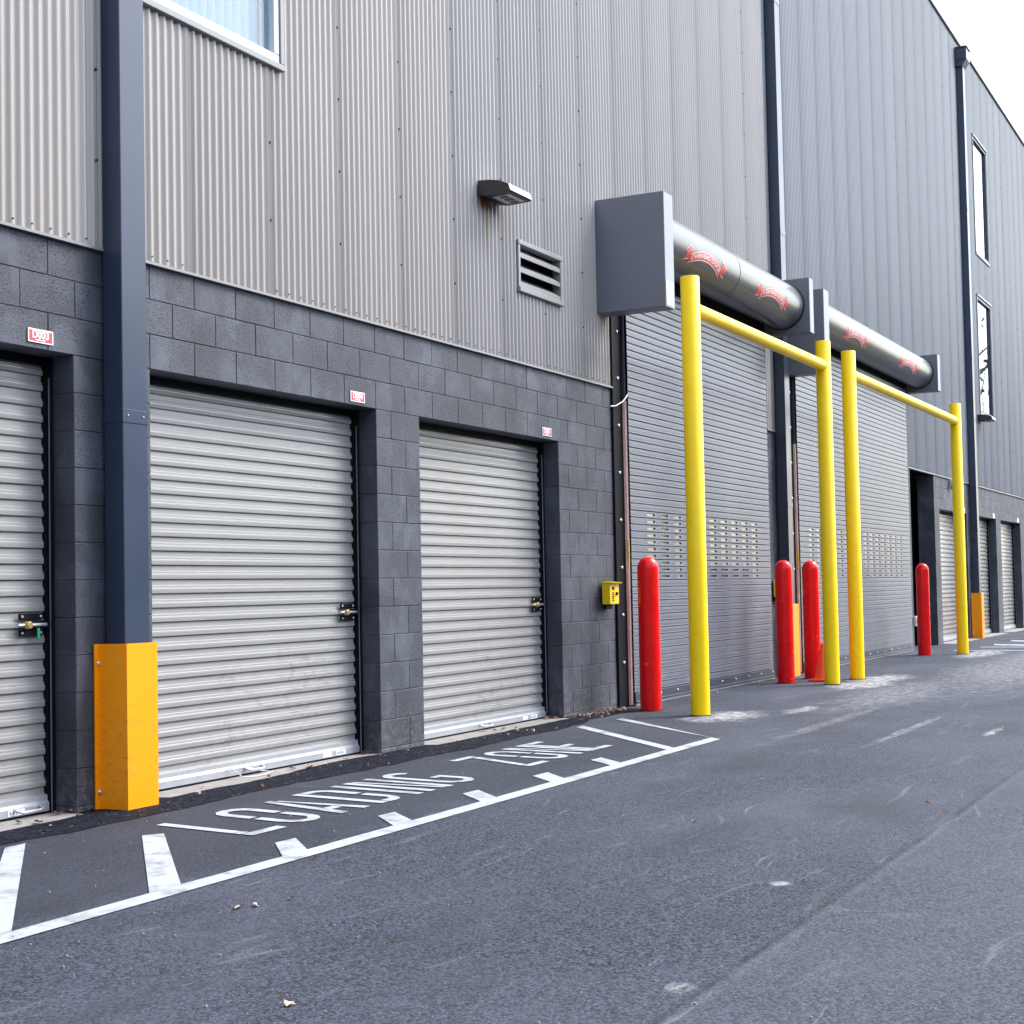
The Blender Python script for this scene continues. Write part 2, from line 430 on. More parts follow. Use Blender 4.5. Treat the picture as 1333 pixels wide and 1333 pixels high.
# ------------------------------------------------------------------ helpers: meshes
class MB:
    def __init__(s):
        s.v, s.f, s.sm, s.mi = [], [], [], []

    def add(s, vs, fs, smooth=False, mi=0):
        o = len(s.v)
        s.v += [tuple(v) for v in vs]
        for f in fs:
            s.f.append(tuple(i + o for i in f))
            s.sm.append(smooth)
            s.mi.append(mi)
        return s

    def box(s, x0, x1, y0, y1, z0, z1, c=0.0, mi=0):
        if c <= 0:
            v = [(x, y, z) for x in (x0, x1) for y in (y0, y1) for z in (z0, z1)]
            return s.add(v, [(0, 1, 3, 2), (4, 6, 7, 5), (0, 4, 5, 1), (2, 3, 7, 6), (0, 2, 6, 4), (1, 5, 7, 3)], False, mi)
        bm = bmesh.new()
        bmesh.ops.create_cube(bm, size=1.0)
        for v in bm.verts:
            v.co = ((x0 + x1) / 2 + v.co.x * (x1 - x0), (y0 + y1) / 2 + v.co.y * (y1 - y0), (z0 + z1) / 2 + v.co.z * (z1 - z0))
        bmesh.ops.bevel(bm, geom=list(bm.edges), offset=c, segments=1, affect='EDGES')
        bm.verts.index_update()
        s.add([v.co[:] for v in bm.verts], [[v.index for v in f.verts] for f in bm.faces], False, mi)
        bm.free()
        return s

    def lathe(s, prof, n=32, base=(0, 0, 0), axis='Z', cap0=True, cap1=True, mi=0, smooth=True):
        vs, fs = [], []
        for (r, h) in prof:
            for k in range(n):
                a = 2 * PI * k / n
                p = (r * math.cos(a), r * math.sin(a), h)
                if axis == 'X':
                    p = (p[2], p[0], p[1])
                elif axis == 'Y':
                    p = (p[0], p[2], p[1])
                vs.append((p[0] + base[0], p[1] + base[1], p[2] + base[2]))
        for i in range(len(prof) - 1):
            for k in range(n):
                a, b = i * n + k, i * n + (k + 1) % n
                fs.append((a, b, b + n, a + n))
        s.add(vs, fs, smooth, mi)
        if cap0:
            s.add(vs[:n], [tuple(reversed(range(n)))], False, mi)
        if cap1:
            s.add(vs[-n:], [tuple(range(n))], False, mi)
        return s

    def tube(s, pts, r, n=8, mi=0):
        pts = [Vector(p) for p in pts]
        vs, fs = [], []
        for i, p in enumerate(pts):
            d = (pts[min(i + 1, len(pts) - 1)] - pts[max(i - 1, 0)]).normalized()
            a = d.orthogonal().normalized() if i == 0 else (a - d * a.dot(d)).normalized()
            b = d.cross(a)
            rr = r[i] if isinstance(r, (list, tuple)) else r
            for k in range(n):
                t = 2 * PI * k / n
                vs.append(p + (a * math.cos(t) + b * math.sin(t)) * rr)
        for i in range(len(pts) - 1):
            for k in range(n):
                a0, b0 = i * n + k, i * n + (k + 1) % n
                fs.append((a0, b0, b0 + n, a0 + n))
        s.add(vs, fs, True, mi)
        s.add(vs[:n], [tuple(reversed(range(n)))], False, mi)
        s.add(vs[-n:], [tuple(range(n))], False, mi)
        return s

    def extrude_x(s, prof, x0, x1, smooth=False, mi=0, caps=True):
        n = len(prof)
        vs = [(x0, y, z) for y, z in prof] + [(x1, y, z) for y, z in prof]
        fs = [(i, (i + 1) % n, (i + 1) % n + n, i + n) for i in range(n)]
        s.add(vs, fs, smooth, mi)
        if caps:
            s.add(vs, [tuple(range(n)), tuple(reversed(range(n, 2 * n)))], False, mi)
        return s

    def poly(s, pts, z, mi=0):
        """flat sheet in the ground plane"""
        return s.add([(x, y, z) for x, y in pts], [tuple(range(len(pts)))], False, mi)

    def mesh(s, name, mats):
        me = bpy.data.meshes.new(name)
        me.from_pydata(s.v, [], s.f)
        for mt in (mats if isinstance(mats, (list, tuple)) else [mats]):
            me.materials.append(mt)
        me.polygons.foreach_set('use_smooth', s.sm)
        me.polygons.foreach_set('material_index', s.mi)
        me.update()
        bm = bmesh.new()
        bm.from_mesh(me)
        bmesh.ops.recalc_face_normals(bm, faces=bm.faces)
        bm.to_mesh(me)
        bm.free()
        return me

    def build(s, name, mats, parent=None, loc=(0, 0, 0)):
        return link(name, s.mesh(name, mats), parent, loc)


def link(name, me, parent=None, loc=(0, 0, 0)):
    o = bpy.data.objects.new(name, me)
    COL.objects.link(o)
    o.location = loc
    if parent is not None:
        o.parent = parent
    return o


def tag(o, label=None, cat=None, group=None, kind=None):
    for k, v in (('label', label), ('category', cat), ('group', group), ('kind', kind)):
        if v:
            o[k] = v
    return o


def thing(name, label, cat, loc=(0, 0, 0), group=None):
    o = bpy.data.objects.new(name, None)
    COL.objects.link(o)
    o.location = loc
    o.empty_display_size = 0.1
    return tag(o, label, cat, group)


def copy_tree(o, loc, label, parent=None):
    c = o.copy()
    COL.objects.link(c)
    if parent is None:
        c.location = loc
        c['label'] = label
    else:
        c.parent = parent
    for ch in list(o.children):
        copy_tree(ch, None, None, c)
    return c


def text_polys(txt, size, bold=0.0):
    """text as flat triangles in the XY plane, origin at its centre"""
    cu = bpy.data.curves.new('t', 'FONT')
    cu.body = txt
    cu.size = size
    cu.offset = bold
    cu.align_x, cu.align_y = 'CENTER', 'CENTER'
    cu.resolution_u = 3
    ob = bpy.data.objects.new('t', cu)
    COL.objects.link(ob)
    dg = bpy.context.evaluated_depsgraph_get()
    me = bpy.data.meshes.new_from_object(ob.evaluated_get(dg))
    vs = [v.co[:] for v in me.vertices]
    fs = [tuple(p.vertices) for p in me.polygons]
    bpy.data.objects.remove(ob)
    bpy.data.curves.remove(cu)
    bpy.data.meshes.remove(me)
    return vs, fs


# ------------------------------------------------------------------ ground
CLAD_Z = 3.085
BX0, BX1 = -12.0, 44.0
g = MB()
g.add([(-400, -400, 0), (400, -400, 0), (400, 400, 0), (-400, 400, 0)], [(0, 1, 2, 3)])
tag(g.build('ground', M['asphalt']), kind='structure')


def edge_noise(x, s, a, seed):
    return a * noise.noise(Vector((x * s, seed, 0))) + a * 0.4 * noise.noise(Vector((x * s * 4, seed, 3)))


# darker strip of newer asphalt raked up against the wall
top, bot = [], []
x = BX0
while x <= 6.68:
    yi = -0.085 + edge_noise(x, 1.3, 0.035, 1.0)
    if 0.8 < x < 3.05:
        yi += 0.12 * math.sin((x - 0.8) / 2.25 * PI) * 0.8
    solid = not any(a < x < b for a, b in ((-3.05, -0.63), (0.0, 2.438), (3.05, 5.48)))
    if solid:
        yi = 0.02
    top.append((x, yi))
    bot.append((x, -0.40 + edge_noise(x, 0.8, 0.09, 5.0) + edge_noise(x, 6, 0.02, 9.0) + max(0, (x - 4.5)) * 0.06))
    x += 0.04
mb = MB()
n = len(top)
mb.add([(a, b, 0.010) for a, b in top] + [(a, b, 0.003) for a, b in bot], [(i, i + n, i + n + 1, i + 1) for i in range(n - 1)])
tag(mb.build('asphalt_strip', M['fresh']), kind='structure')

# concrete sills in the door openings
OPEN = [(-3.06, -0.625), (0.0, 2.438), (3.048, 5.486), (21.77, 24.33), (25.15, 27.62), (28.22, 30.86)]
mb = MB()
for a, b in OPEN:
    mb.box(a + 0.003, b - 0.003, -0.20, 0.30, -0.1, 0.006)
tag(mb.build('concrete_sill', M['concrete']), kind='structure')


# ------------------------------------------------------------------ painted road markings
def skew(u, v):
    return (u + 0.15 * (v + 0.69), v)


YF0, YF1 = -1.955, -1.845
mk = thing('loading_zone_border', 'long white painted border line with slanted hatch bars round the loading zone lettering', 'road marking')
MB().poly([(-9.0, YF0), (4.09, YF0), (4.20, YF1), (-9.0, YF1)], 0.004).build('border_line', M['line'], mk)
for pts in (
        [(-1.60, -.465), (-1.47, -.465), (-2.93, -YF1 * -1), (-3.10, YF1)],
        [(-1.09, -.845), (-1.00, -.905), (-2.02, YF1), (-2.21, YF1)],
        [(4.72, -.475), (4.86, -.475), (3.42, YF1), (3.28, YF1)],
        [(5.50, -.49), (5.62, -.52), (4.20, YF1), (4.09, YF0 + .002)],
        [(-1.04, -1.595), (-.89, -1.605), (-1.14, YF1), (-1.33, YF1)],
        [(-.15, -1.597), (.005, -1.603), (-.22, YF1), (-.40, YF1)],
        [(.75, -1.597), (.93, -1.600), (.69, YF1), (.51, YF1)],
        [(1.62, -1.612), (1.82, -1.615), (1.58, YF1), (1.39, YF1)],
        [(2.53, -1.592), (2.69, -1.600), (2.45, YF1), (2.29, YF1)]):
    MB().poly(pts, 0.0045).build('hatch_bar', M['line'], mk)

# stencil letters, drawn in a unit cell (u right, v from the bottom up)
ST = 0.24


def arcband(cx, cy, rx, ry, a0, a1, t, n=6):
    o = [(cx + rx * math.cos(a0 + (a1 - a0) * i / n), cy + ry * math.sin(a0 + (a1 - a0) * i / n)) for i in range(n + 1)]
    i_ = [(cx + (rx - t) * math.cos(a0 + (a1 - a0) * i / n), cy + max(0.02, ry - t * .42) * math.sin(a0 + (a1 - a0) * i / n)) for i in range(n + 1)]
    return [[o[k], o[k + 1], i_[k + 1], i_[k]] for k in range(n)]


def glyph(ch):
    q = lambda x0, x1, y0, y1: [(x0, y0), (x1, y0), (x1, y1), (x0, y1)]
    T = ST
    H = 0.105
    if ch == 'L':
        return [q(0, T, 0.12, 1), q(0, 1, 0, H)]
    if ch == 'O':
        o = [q(0, T, .22, .47), q(0, T, .52, .80), q(1 - T, 1, .22, .47), q(1 - T, 1, .52, .80)]
        o += arcband(.5, .80, .5, .20, .06, PI - .02, T) + arcband(.5, .22, .5, .22, PI + .02, 2 * PI - .06, T)
        return o
    if ch == 'A':
        return [[(0, 0), (T, 0), (.5 + T * .3, .96), (.5 - T * .55, .96)], [(1 - T, 0), (1, 0), (.5 + T * .75, .90), (.5 + T * .38, .90)], q(.30, .66, .20, .30)]
    if ch == 'D':
        o = [q(0, T, 0, 1), q(1 - T, 1, .22, .46), q(1 - T, 1, .52, .78), q(T + .06, .55, .895, 1), q(T + .06, .55, 0, H)]
        o += arcband(.55, .78, .45, .22, 0, PI / 2, T, 4) + arcband(.55, .22, .45, .22, 1.5 * PI, 2 * PI, T, 4)
        return o
    if ch == 'I':
        return [q(0, T, 0, 1)]
    if ch == 'N':
        return [q(0, T, 0, 1), q(1 - T, 1, 0, 1), [(T + .03, .98), (T + .16, .98), (1 - T - .03, .02), (1 - T - .16, .02)]]
    if ch == 'G':
        o = [q(0, T, .22, .80), q(1 - T, 1, .22, .42), q(.55, 1, .42, .50)]
        o += arcband(.5, .80, .5, .20, .35, PI, T) + arcband(.5, .22, .5, .22, PI, 2 * PI, T)
        return o
    if ch == 'Z':
        return [q(0, 1, .90, 1), q(0, 1, 0, .10), [(0, .12), (T * 1.1, .12), (1, .88), (1 - T * 1.1, .88)]]
    if ch == 'E':
        return [q(0, T, 0, 1), q(T + .05, 1, .90, 1), q(T + .05, .85, .46, .55), q(T + .05, 1, 0, .10)]


lt = thing('loading_zone_lettering', 'white stencilled LOADING ZONE lettering painted on the asphalt', 'road lettering')
LW, Y_T, Y_B = 0.285, -0.685, -1.360
for ch, x0 in zip('LOADINGZONE', (-.80, -.41, -.03, .37, .755, .895, 1.25, 2.20, 2.60, 2.965, 3.265)):
    mb = MB()
    for pl in glyph(ch):
        mb.poly([skew(x0 + u * LW, Y_B + v * (Y_T - Y_B)) for u, v in pl], 0.0045)
    mb.build('letter', M['line'], lt)

# second hatched zone far along the wall
m2 = thing('far_zone_marking', 'white hatched zone painted on the asphalt at the far end of the building', 'road marking')
for pts in ([(19.05, -.7), (19.2, -.7), (19.2, -4.6), (19.05, -4.6)], [(20.3, -.9), (20.5, -.9), (20.5, -5.0), (20.3, -5.0)],
            [(21.2, -1.0), (21.7, -.9), (20.5, -3.6), (20.2, -3.2)], [(23.0, -1.0), (23.5, -.9), (20.5, -4.9), (20.5, -4.2)], [(24.8, -1.0), (25.3, -1.0), (21.5, -5.0), (20.9, -5.0)]):
    MB().poly(pts, 0.004).build('hatch_bar', M['line'], m2)

# ------------------------------------------------------------------ building
bd = thing('storage_building', 'long three storey storage building with grey corrugated cladding over dark painted block', 'building')
mb = MB()
mb.box(BX0, 19.41, 0.42, 22.0, -0.2, 12.05)
mb.box(19.41, 21.34, 1.72, 22.0, -0.2, 12.05)
mb.box(19.41, 21.34, 0.42, 1.719, 3.2, 12.05)
mb.box(21.34, BX1, 0.42, 22.0, -0.2, 12.05)
mb.build('core', M['dark'], bd)

# ----- block wall
bw = MB()
Z0, CH, BL = 0.037, 0.2032, 0.4064
DOORH = Z0 + 12 * CH
RECESS = (19.42, 21.33)
DOOR1, DOOR2 = (6.93, 11.33), (12.60, 18.93)
VOID = [(a, b, -1, DOORH) for a, b in OPEN] + [(RECESS[0], RECESS[1], -1, 3.2), (DOOR1[0], DOOR1[1], -1, 4.2), (DOOR2[0], DOOR2[1], -1, 4.3)]


def solid_spans(x0, x1, z):
    cuts = sorted([(a, b) for a, b, c, d in VOID if c <= z < d and b > x0 and a < x1])
    r, x = [], x0
    for a, b in cuts:
        if a > x:
            r.append((x, min(a, x1)))
        x = max(x, b)
    if x < x1:
        r.append((x, x1))
    return r


wall = MB()
for z0, z1 in ((-0.2, DOORH), (DOORH, CLAD_Z)):
    for a, b in solid_spans(BX0, BX1, (z0 + z1) / 2):
        wall.box(a + 0.0055, b - 0.0055, 0.0055, 0.30, z0 + (0.004 if z0 > 0 else 0), z1 + (-0.001 if z0 > 0 else 0.004))
bwall = wall.build('block_wall', M['block'], bd)

BCACHE = {}


def block_mesh(wd, ht):
    k = (round(wd, 3), round(ht, 3))
    if k not in BCACHE:
        BCACHE[k] = MB().box(0.0016, wd - 0.0016, 0.0, 0.19, 0.0016, ht - 0.0016, 0.0034).mesh('block', M['block'])
    return BCACHE[k]


rest = MB()
nblk = 0
for k in range(-1, 15):
    z0 = Z0 + k * CH if k >= 0 else Z0 - CH
    ph = 0.0 if k % 2 == 0 else BL / 2
    for a, b in solid_spans(BX0, BX1, z0 + CH / 2):
        xs = [a]
        i = math.ceil((a - ph) / BL + 1e-6)
        while ph + i * BL < b - 1e-6:
            xs.append(ph + i * BL)
            i += 1
        xs.append(b)
        # drop slivers
        ys = [xs[0]]
        for q in xs[1:-1]:
            if q - ys[-1] > 0.07 and b - q > 0.07:
                ys.append(q)
        ys.append(b)
        for p_, q_ in zip(ys, ys[1:]):
            dz = 0.0006 * random.uniform(-1, 1)
            near = (-1.25 < p_ < 6.7) or (21.3 < p_ < 26.0)
            if near and nblk < 298:
                o = link('block', block_mesh(q_ - p_, CH), bwall, (p_, random.uniform(-0.0009, 0.0009), z0))
                nblk += 1
            else:
                rest.box(p_ + 0.0018, q_ - 0.0018, 0, 0.19, z0 + 0.0018, z0 + CH - 0.0018)
r_ = rest.build('far_blocks', M['block'], bwall)
tag(r_, kind='stuff')

# ----- corrugated cladding
PITCH = 0.06773
PW = PITCH * 12
TOPZ = 12.08
DEPTH = 0.0105
NEARWIN = (-0.165, 1.275, 4.64, 7.10)
WINA = (26.15, 27.66, 8.06, 10.54)
WINB = (26.08, 27.60, 4.66, 7.12)
VENT = (4.74, 5.54, 3.74, 4.11)
CVOID = [NEARWIN, WINA, WINB, VENT, (DOOR1[0] - 0.195, DOOR1[1] + 0.19, 0, 4.12), (DOOR2[0] - 0.2, DOOR2[1] + 0.2, 0, 4.28)]


def panel(x0, x1, voids):
    nseg = 12 * 8
    vs, fs = [], []
    mb = MB()
    for i in range(nseg):
        a = x0 + (x1 - x0) * i / nseg
        b = x0 + (x1 - x0) * (i + 1) / nseg
        def f(x_):
            t_ = (x_ - x0) / PITCH
            if t_ < 0.22:               # wide low valley at the side lap, the overlapping edge a step proud
                return 0.0015 if t_ > .05 else -0.003
            if t_ < 1.0:
                t_ = (t_ - .22) / .78
                return 0.002 - DEPTH - DEPTH * math.cos(2 * PI * t_)
            t_ -= .5
            return 0.002 - DEPTH + DEPTH * math.cos(2 * PI * t_)
        mid = (a + b) / 2
        zz = [(CLAD_Z + 0.004, TOPZ)]
        for (c, d, e, h) in voids:
            if c < mid < d:
                nz = []
                for (s0, s1) in zz:
                    if s0 < e:
                        nz.append((s0, min(e, s1)))
                    if s1 > h:
                        nz.append((max(h, s0), s1))
                zz = nz
        for s0, s1 in zz:
            mb.add([(a - x0, f(a), s0), (b - x0, f(b), s0), (b - x0, f(b), s1), (a - x0, f(a), s1)], [(0, 1, 2, 3)], True)
    return mb


def weld(me):
    bm = bmesh.new()
    bm.from_mesh(me)
    bmesh.ops.remove_doubles(bm, verts=bm.verts, dist=0.0002)
    bmesh.ops.recalc_face_normals(bm, faces=bm.faces)
    bm.to_mesh(me)
    bm.free()
    # outward is -Y
    if sum(p.normal.y for p in me.polygons) > 0:
        me.flip_normals()
    return me


PLAIN = {}
k = math.floor((BX0 - 0.345) / PW) + 1
screws = MB()
while 0.345 + k * PW + PW < BX1:
    x0 = 0.345 + k * PW
    x1 = x0 + PW
    vo = [v for v in CVOID if v[0] < x1 and v[1] > x0]
    light_tint = M['clad_warm_light'] if x0 < 3.3 else (M['clad'] if x0 < 11.7 else M['clad_blue_light'])  # warm and blue tints stand in for light falling along the wall
    full = sorted([v for v in vo if v[0] <= x0 + .02 and v[1] >= x1 - .02], key=lambda v: v[2])
    if full:
        # a panel column crossed by whole openings is hung as separate lengths above and below them
        zs = [CLAD_Z + .004] + [q for v in full for q in (v[2], v[3])] + [TOPZ]
        for za_, zb_ in zip(zs[0::2], zs[1::2]):
            if zb_ > za_ + .02:
                me = weld(panel(x0, x1, vo + [(x0 - 1, x1 + 1, -9, za_), (x0 - 1, x1 + 1, zb_, 99)]).mesh('cladding_panel', light_tint))
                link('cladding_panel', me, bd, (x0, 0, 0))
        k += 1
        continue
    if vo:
        me = weld(panel(x0, x1, vo).mesh('cladding_panel', light_tint))
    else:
        if light_tint.name not in PLAIN:
            PLAIN[light_tint.name] = weld(panel(x0, x1, []).mesh('cladding_panel', light_tint))
        me = PLAIN[light_tint.name]
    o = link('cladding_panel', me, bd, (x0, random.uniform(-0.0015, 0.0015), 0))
    o.rotation_euler.z = random.uniform(-0.0035, 0.0035) * (1 if x0 < 8 else 1.8)
    if x0 < 32 and x0 > -3:
        z = CLAD_Z + 0.5
        while z < TOPZ:
            if not any(v[0] - .05 < x0 < v[1] + .05 and v[2] - .05 < z < v[3] + .05 for v in CVOID):
                screws.lathe([(.0085, -.006), (.0085, .003)], 6, (x0 + .018, -.0185, z), 'Y', True, True)
            z += 0.51
        for j in range(6):
            screws.lathe([(.0055, -.004), (.0055, .003)], 6, (x0 + PITCH * (2 * j + 1), -.0185, CLAD_Z + .045), 'Y')
    k += 1
tag(screws.build('panel_screws', M['screw'], bd), kind='stuff')

# sill flashing under the cladding, coping at the eaves
fl = MB()
for a, b in ((BX0, DOOR1[0] - 0.24), (DOOR1[1] + 0.2, DOOR2[0] - .22), (RECESS[0] - .2, BX1)):
    fl.extrude_x([(0.05, CLAD_Z - 0.001), (-0.028, CLAD_Z - 0.004), (-0.028, CLAD_Z + 0.012), (-0.022, CLAD_Z + 0.012), (-0.022, CLAD_Z + 0.006), (0.05, CLAD_Z + 0.012)], a, b)
fl.build('sill_flashing', M['trim'], bd)
cp = MB()
cp.extrude_x([(0.6, 12.10), (-0.06, 12.10), (-0.06, 12.27), (0.6, 12.31)], BX0, BX1)
cp.build('coping', M['trim'], bd)


# ----- windows
def window(v, dark, nearby):
    x0, x1, z0, z1 = v
    wf = MB()
    t, yo = 0.045, -0.045
    # outer flashing
    wf.box(x0 - t, x1 + t, yo, 0.05, z0 - t, z0 - .002, 0.004)
    wf.box(x0 - t, x1 + t, yo - .01, 0.05, z1 + .002, z1 + t, 0.004)
    wf.box(x0 - t, x0 - .002, yo + .004, 0.05, z0, z1, 0.004)
    wf.box(x1 + .002, x1 + t, yo + .004, 0.05, z0, z1, 0.004)
    win = wf.build('window', M['trim'], bd)
    fr = MB()
    ft = 0.055
    fr.box(x0, x1, -0.030, 0.09, z0, z0 + ft, 0.004)
    fr.box(x0, x1, -0.030, 0.09, z1 - ft, z1, 0.004)
    fr.box(x0, x0 + ft, -0.030, 0.09, z0 + ft + .001, z1 - ft - .001, 0.004)
    fr.box(x1 - ft, x1, -0.030, 0.09, z0 + ft + .001, z1 - ft - .001, 0.004)
    fr.build('frame', M['vinyl'] if nearby else M['frame'], win)
    MB().box(x0 + ft + .001, x1 - ft - .001, 0.012, 0.020, z0 + ft + .001, z1 - ft - .001).build('pane', M['glass'], win)
    room = MB()
    room.box(x0 - .05, x1 + .05, 0.395, 0.41, z0 - .05, z1 + .05)
    room.build('room_back', M['dark'], win)
    if nearby:
        xx = x0 + ft
        while xx < x1 - ft - 0.06:
            b_ = MB()
            b_.add([(xx, .10, z0 + .04), (xx + .045, .075, z0 + .04), (xx + .09, .10, z0 + .04), (xx, .10, z1), (xx + .045, .075, z1), (xx + .09, .10, z1)], [(0, 1, 4, 3), (1, 2, 5, 4)], True)
            b_.build('blind_slat', M['blind'], win)
            xx += 0.088
    return win


tag(window(NEARWIN, False, True), 'white framed window with pale vertical blinds')
tag(window(WINA, True, False), 'upper narrow dark framed window')
tag(window(WINB, True, False), 'lower narrow dark framed window')

# ----- louvre
lv = MB()
x0, x1, z0, z1 = VENT
t = 0.04
lv.box(x0 - t, x1 + t, -0.040, 0.05, z1, z1 + t, .004)
lv.box(x0 - t, x1 + t, -0.050, 0.05, z0 - t, z0, .004)
lv.box(x0 - t, x0, -0.036, 0.05, z0 + .001, z1 - .001, .004)
lv.box(x1, x1 + t, -0.036, 0.05, z0 + .001, z1 - .001, .004)
lvo = lv.build('louvre', M['trim'], bd)
MB().box(x0 - .02, x1 + .02, 0.13, 0.14, z0 - .02, z1 + .02).build('louvre_back', M['dark'], lvo)
for i in range(3):
    zb = z0 + 0.005 + i * 0.128
    b_ = MB().extrude_x([(-.030, zb), (-.024, zb), (-.024, zb + .03), (.095, zb + .118), (.09, zb + .122), (-.030, zb + .036)], x0 + .001, x1 - .001)
    b_.build('blade', M['trim'], lvo)

# ----- recess between the second rolling door and the far doors
rc = MB()
rc.box(RECESS[0], RECESS[1], 1.60, 1.70, -.1, 3.19)
rc.build('recess_door', M['frame'], bd)
mb = MB()
mb.box(21.02, 21.05, 1.57, 1.599, .1, 2.9)
mb.box(19.9, 19.93, 1.57, 1.599, .1, 2.9)
mb.build('recess_door_trim', M['black'], bd)


# ------------------------------------------------------------------ corrugated roll-up unit doors
RP = 0.0856


def curtain(x0, x1, z0, z1, y):
    prof = []
    z = z1
    pts = [(0.0, 0.000), (0.34, -0.0005), (0.41, -0.0070), (0.53, -0.0072), (0.60, -0.0135), (0.68, -0.0140), (0.90, -0.0120), (0.945, -0.0090), (0.965, 0.0040), (1.0, 0.0045)]
    while z > z0:
        for t_, yy in pts[:-1]:
            zz = z - t_ * RP
            if zz < z0:
                break
            prof.append((y + yy, zz))
        z -= RP
    n = len(prof)
    mb = MB()
    vs = [(x0, a, b) for a, b in prof] + [(x1, a, b) for a, b in prof]
    mb.add(vs, [(i, i + 1, i + 1 + n, i + n) for i in range(n - 1)], False)
    return mb


def unit_door(a, b, label, detail=True, seed=0, group='corrugated roll-up unit doors'):
    t = thing('roll_up_door', label, 'roll-up door', ((a + b) / 2, 0.19, 0.0), group)
    ox = -(a + b) / 2
    oy = -0.19

    def B(mb, name, mat):
        o = mb.build(name, mat, t)
        o.location = (ox, oy, 0)
        return o
    cu = curtain(a - .01, b - 0.038, 0.10, 2.455, 0.20)
    co = B(cu, 'curtain', M['curtain'])
    mb = MB()
    mb.box(b - .026, b - .006, .145, .26, 0.007, 2.47)
    mb.box(b - .036, b - .028, .170, .26, 0.007, 2.36)
    B(mb, 'track', M['black'])
    mb = MB()
    mb.box(b - .0275, b - .0265 + .006, .150, .158, 0.007, 2.36)
    B(mb, 'track_edge', M['galv'])
    mb = MB()
    mb.box(a - .005, b - .04, .195, .30, 2.44, 2.60)  # black boxes stand in for the drum shadow under the lintel
    mb.box(a - .005, b - .006, .172, .178, 2.425, 2.445)
    B(mb, 'header_shadow', M['black'])
    bb = MB()
    bb.extrude_x([(.215, .020), (.160, .020), (.160, .060), (.172, .078), (.172, .104), (.215, .112)], a - .01, b - .040)
    bo = B(bb, 'bottom_bar', M['alu'])
    mb = MB()
    mb.box(a - .01, b - .04, .165, .21, .0065, .0195)
    B(mb, 'bottom_seal', M['black'])
    if detail:
        # slide latch at the right
        lx, lz, ly = b - .235, 1.02, .178
        pl = MB()
        pl.box(lx - .005, lx + .165, ly - .012, ly, lz + .028, lz + .062, .003)
        pl.box(lx - .005, lx + .165, ly - .012, ly, lz - .058, lz - .026, .003)
        pl.box(lx + .06, lx + .21, ly - .022, ly, lz - .022, lz + .024, .003)
        lo = B(pl, 'latch', M['black'])
        mb = MB()
        for dx in (.012, .148):
            for dz in (.045, -.042):
                mb.lathe([(.008, 0), (.008, -.004), (.004, -.007)], 8, (lx + dx, ly - .012, lz + dz), 'Y')
        h = mb.build('latch_screws', M['bolt'], lo)
        mb = MB()
        mb.tube([(lx - .03, ly - .024, lz), (lx + .175, ly - .024, lz)], .010, 8)
        mb.build('latch_bolt', M['bolt'], lo)
        mb = MB()
        mb.lathe([(.021, -.001), (.021, -.036), (.016, -.040)], 14, (lx + .035, ly - .012, lz), 'Y')
        mb.build('latch_lock', M['brass'], lo)
        # lifting handle on the bottom bar
        hx = {0: -.92, 1: 1.05, 2: 4.2}[seed]
        mb = MB()
        mb.tube([(hx, .160, .055), (hx + .005, .128, .046), (hx + .03, .120, .040), (hx + .15, .120, .040), (hx + .175, .128, .046), (hx + .18, .160, .055)], .008, 8)
        mb.build('handle', M['bolt'], bo)
        if seed == 1:
            mb = MB()
            mb.tube([(.88, .158, .075), (.90, .13, .06), (.93, .08, .015), (1.02, .04, .012), (1.12, .05, .012), (1.26, .09, .014), (1.16, .12, .03), (1.06, .150, .06)], .004, 6)
            B(mb, 'pull_cord', M['rope'])
        if seed == 0:
            mb = MB()
            mb.box(lx + .098, lx + .118, ly - .040, ly - .030, lz - .082, lz - .018, .004)
            mb.build('latch_tag', M['green'], lo)
        # printed stickers on the bottom bar
        mb = MB()
        for sx_, sw_ in ((b - .50, .10), (b - .34, .12)):
            mb.box(sx_, sx_ + sw_, .1575, .1595, .026, .056)
        so_ = mb.build('sticker', M['sticker'], bo)
        mb = MB()
        for q in range(4):
            mb.box(b - .33 + .022 * q, b - .315 + .022 * q, .1568, .1574, .032, .050)
        mb.build('sticker_print', M['ink'], bo)
    return t


unit_door(*OPEN[0], 'beige corrugated roll-up door under the D003 sign, with a green tag on its latch', True, 0)
unit_door(*OPEN[1], 'widest beige corrugated roll-up door under the D004 sign, with a white pull cord', True, 1)
unit_door(*OPEN[2], 'beige corrugated roll-up door under the D005 sign, beside the grey hood box', True, 2)
unit_door(*OPEN[3], 'far roll-up door behind the last yellow post, next to the dark recess', False)
unit_door(*OPEN[4], 'far roll-up door just beyond the last downspout and its amber guard', False)
unit_door(*OPEN[5], 'roll-up door farthest along the building, at the right edge of the photo', False)

# ----- door number signs


def door_sign(txt, x, z, label, big=True):
    t = thing('door_sign', label, 'sign', (x, 0, z), 'door number signs')
    hw, hh = .091, .037
    MB().box(-hw, hw, -.0055, -.0012, -hh, hh).build('plate', M['signred'], t)
    bo = MB()
    e, i = .003, .0085
    for (a, b, c, d) in ((-hw + e - .003, hw - e + .003, hh - i, hh - e + .002), (-hw + e - .003, hw - e + .003, -hh + e - .002, -hh + i - .002), (-hw + e - .003, -hw + i - .002, -hh + i - .0018, hh - i - .0002), (hw - i + .002, hw - e + .003, -hh + i - .0018, hh - i - .0002)):
        bo.box(a, b, -.0064, -.0056, c, d)
    bo.box(-.038, .035, -.0064, -.0056, -.0235, -.0185)
    bo.build('border', M['white'], t)
    vs_, fs_ = text_polys(txt, .058, .0016)
    tm = MB().add([(a * .95, -.0066, b + .0055) for a, b, c in vs_], fs_)
    tm.build('lettering', M['white'], t)
    return t


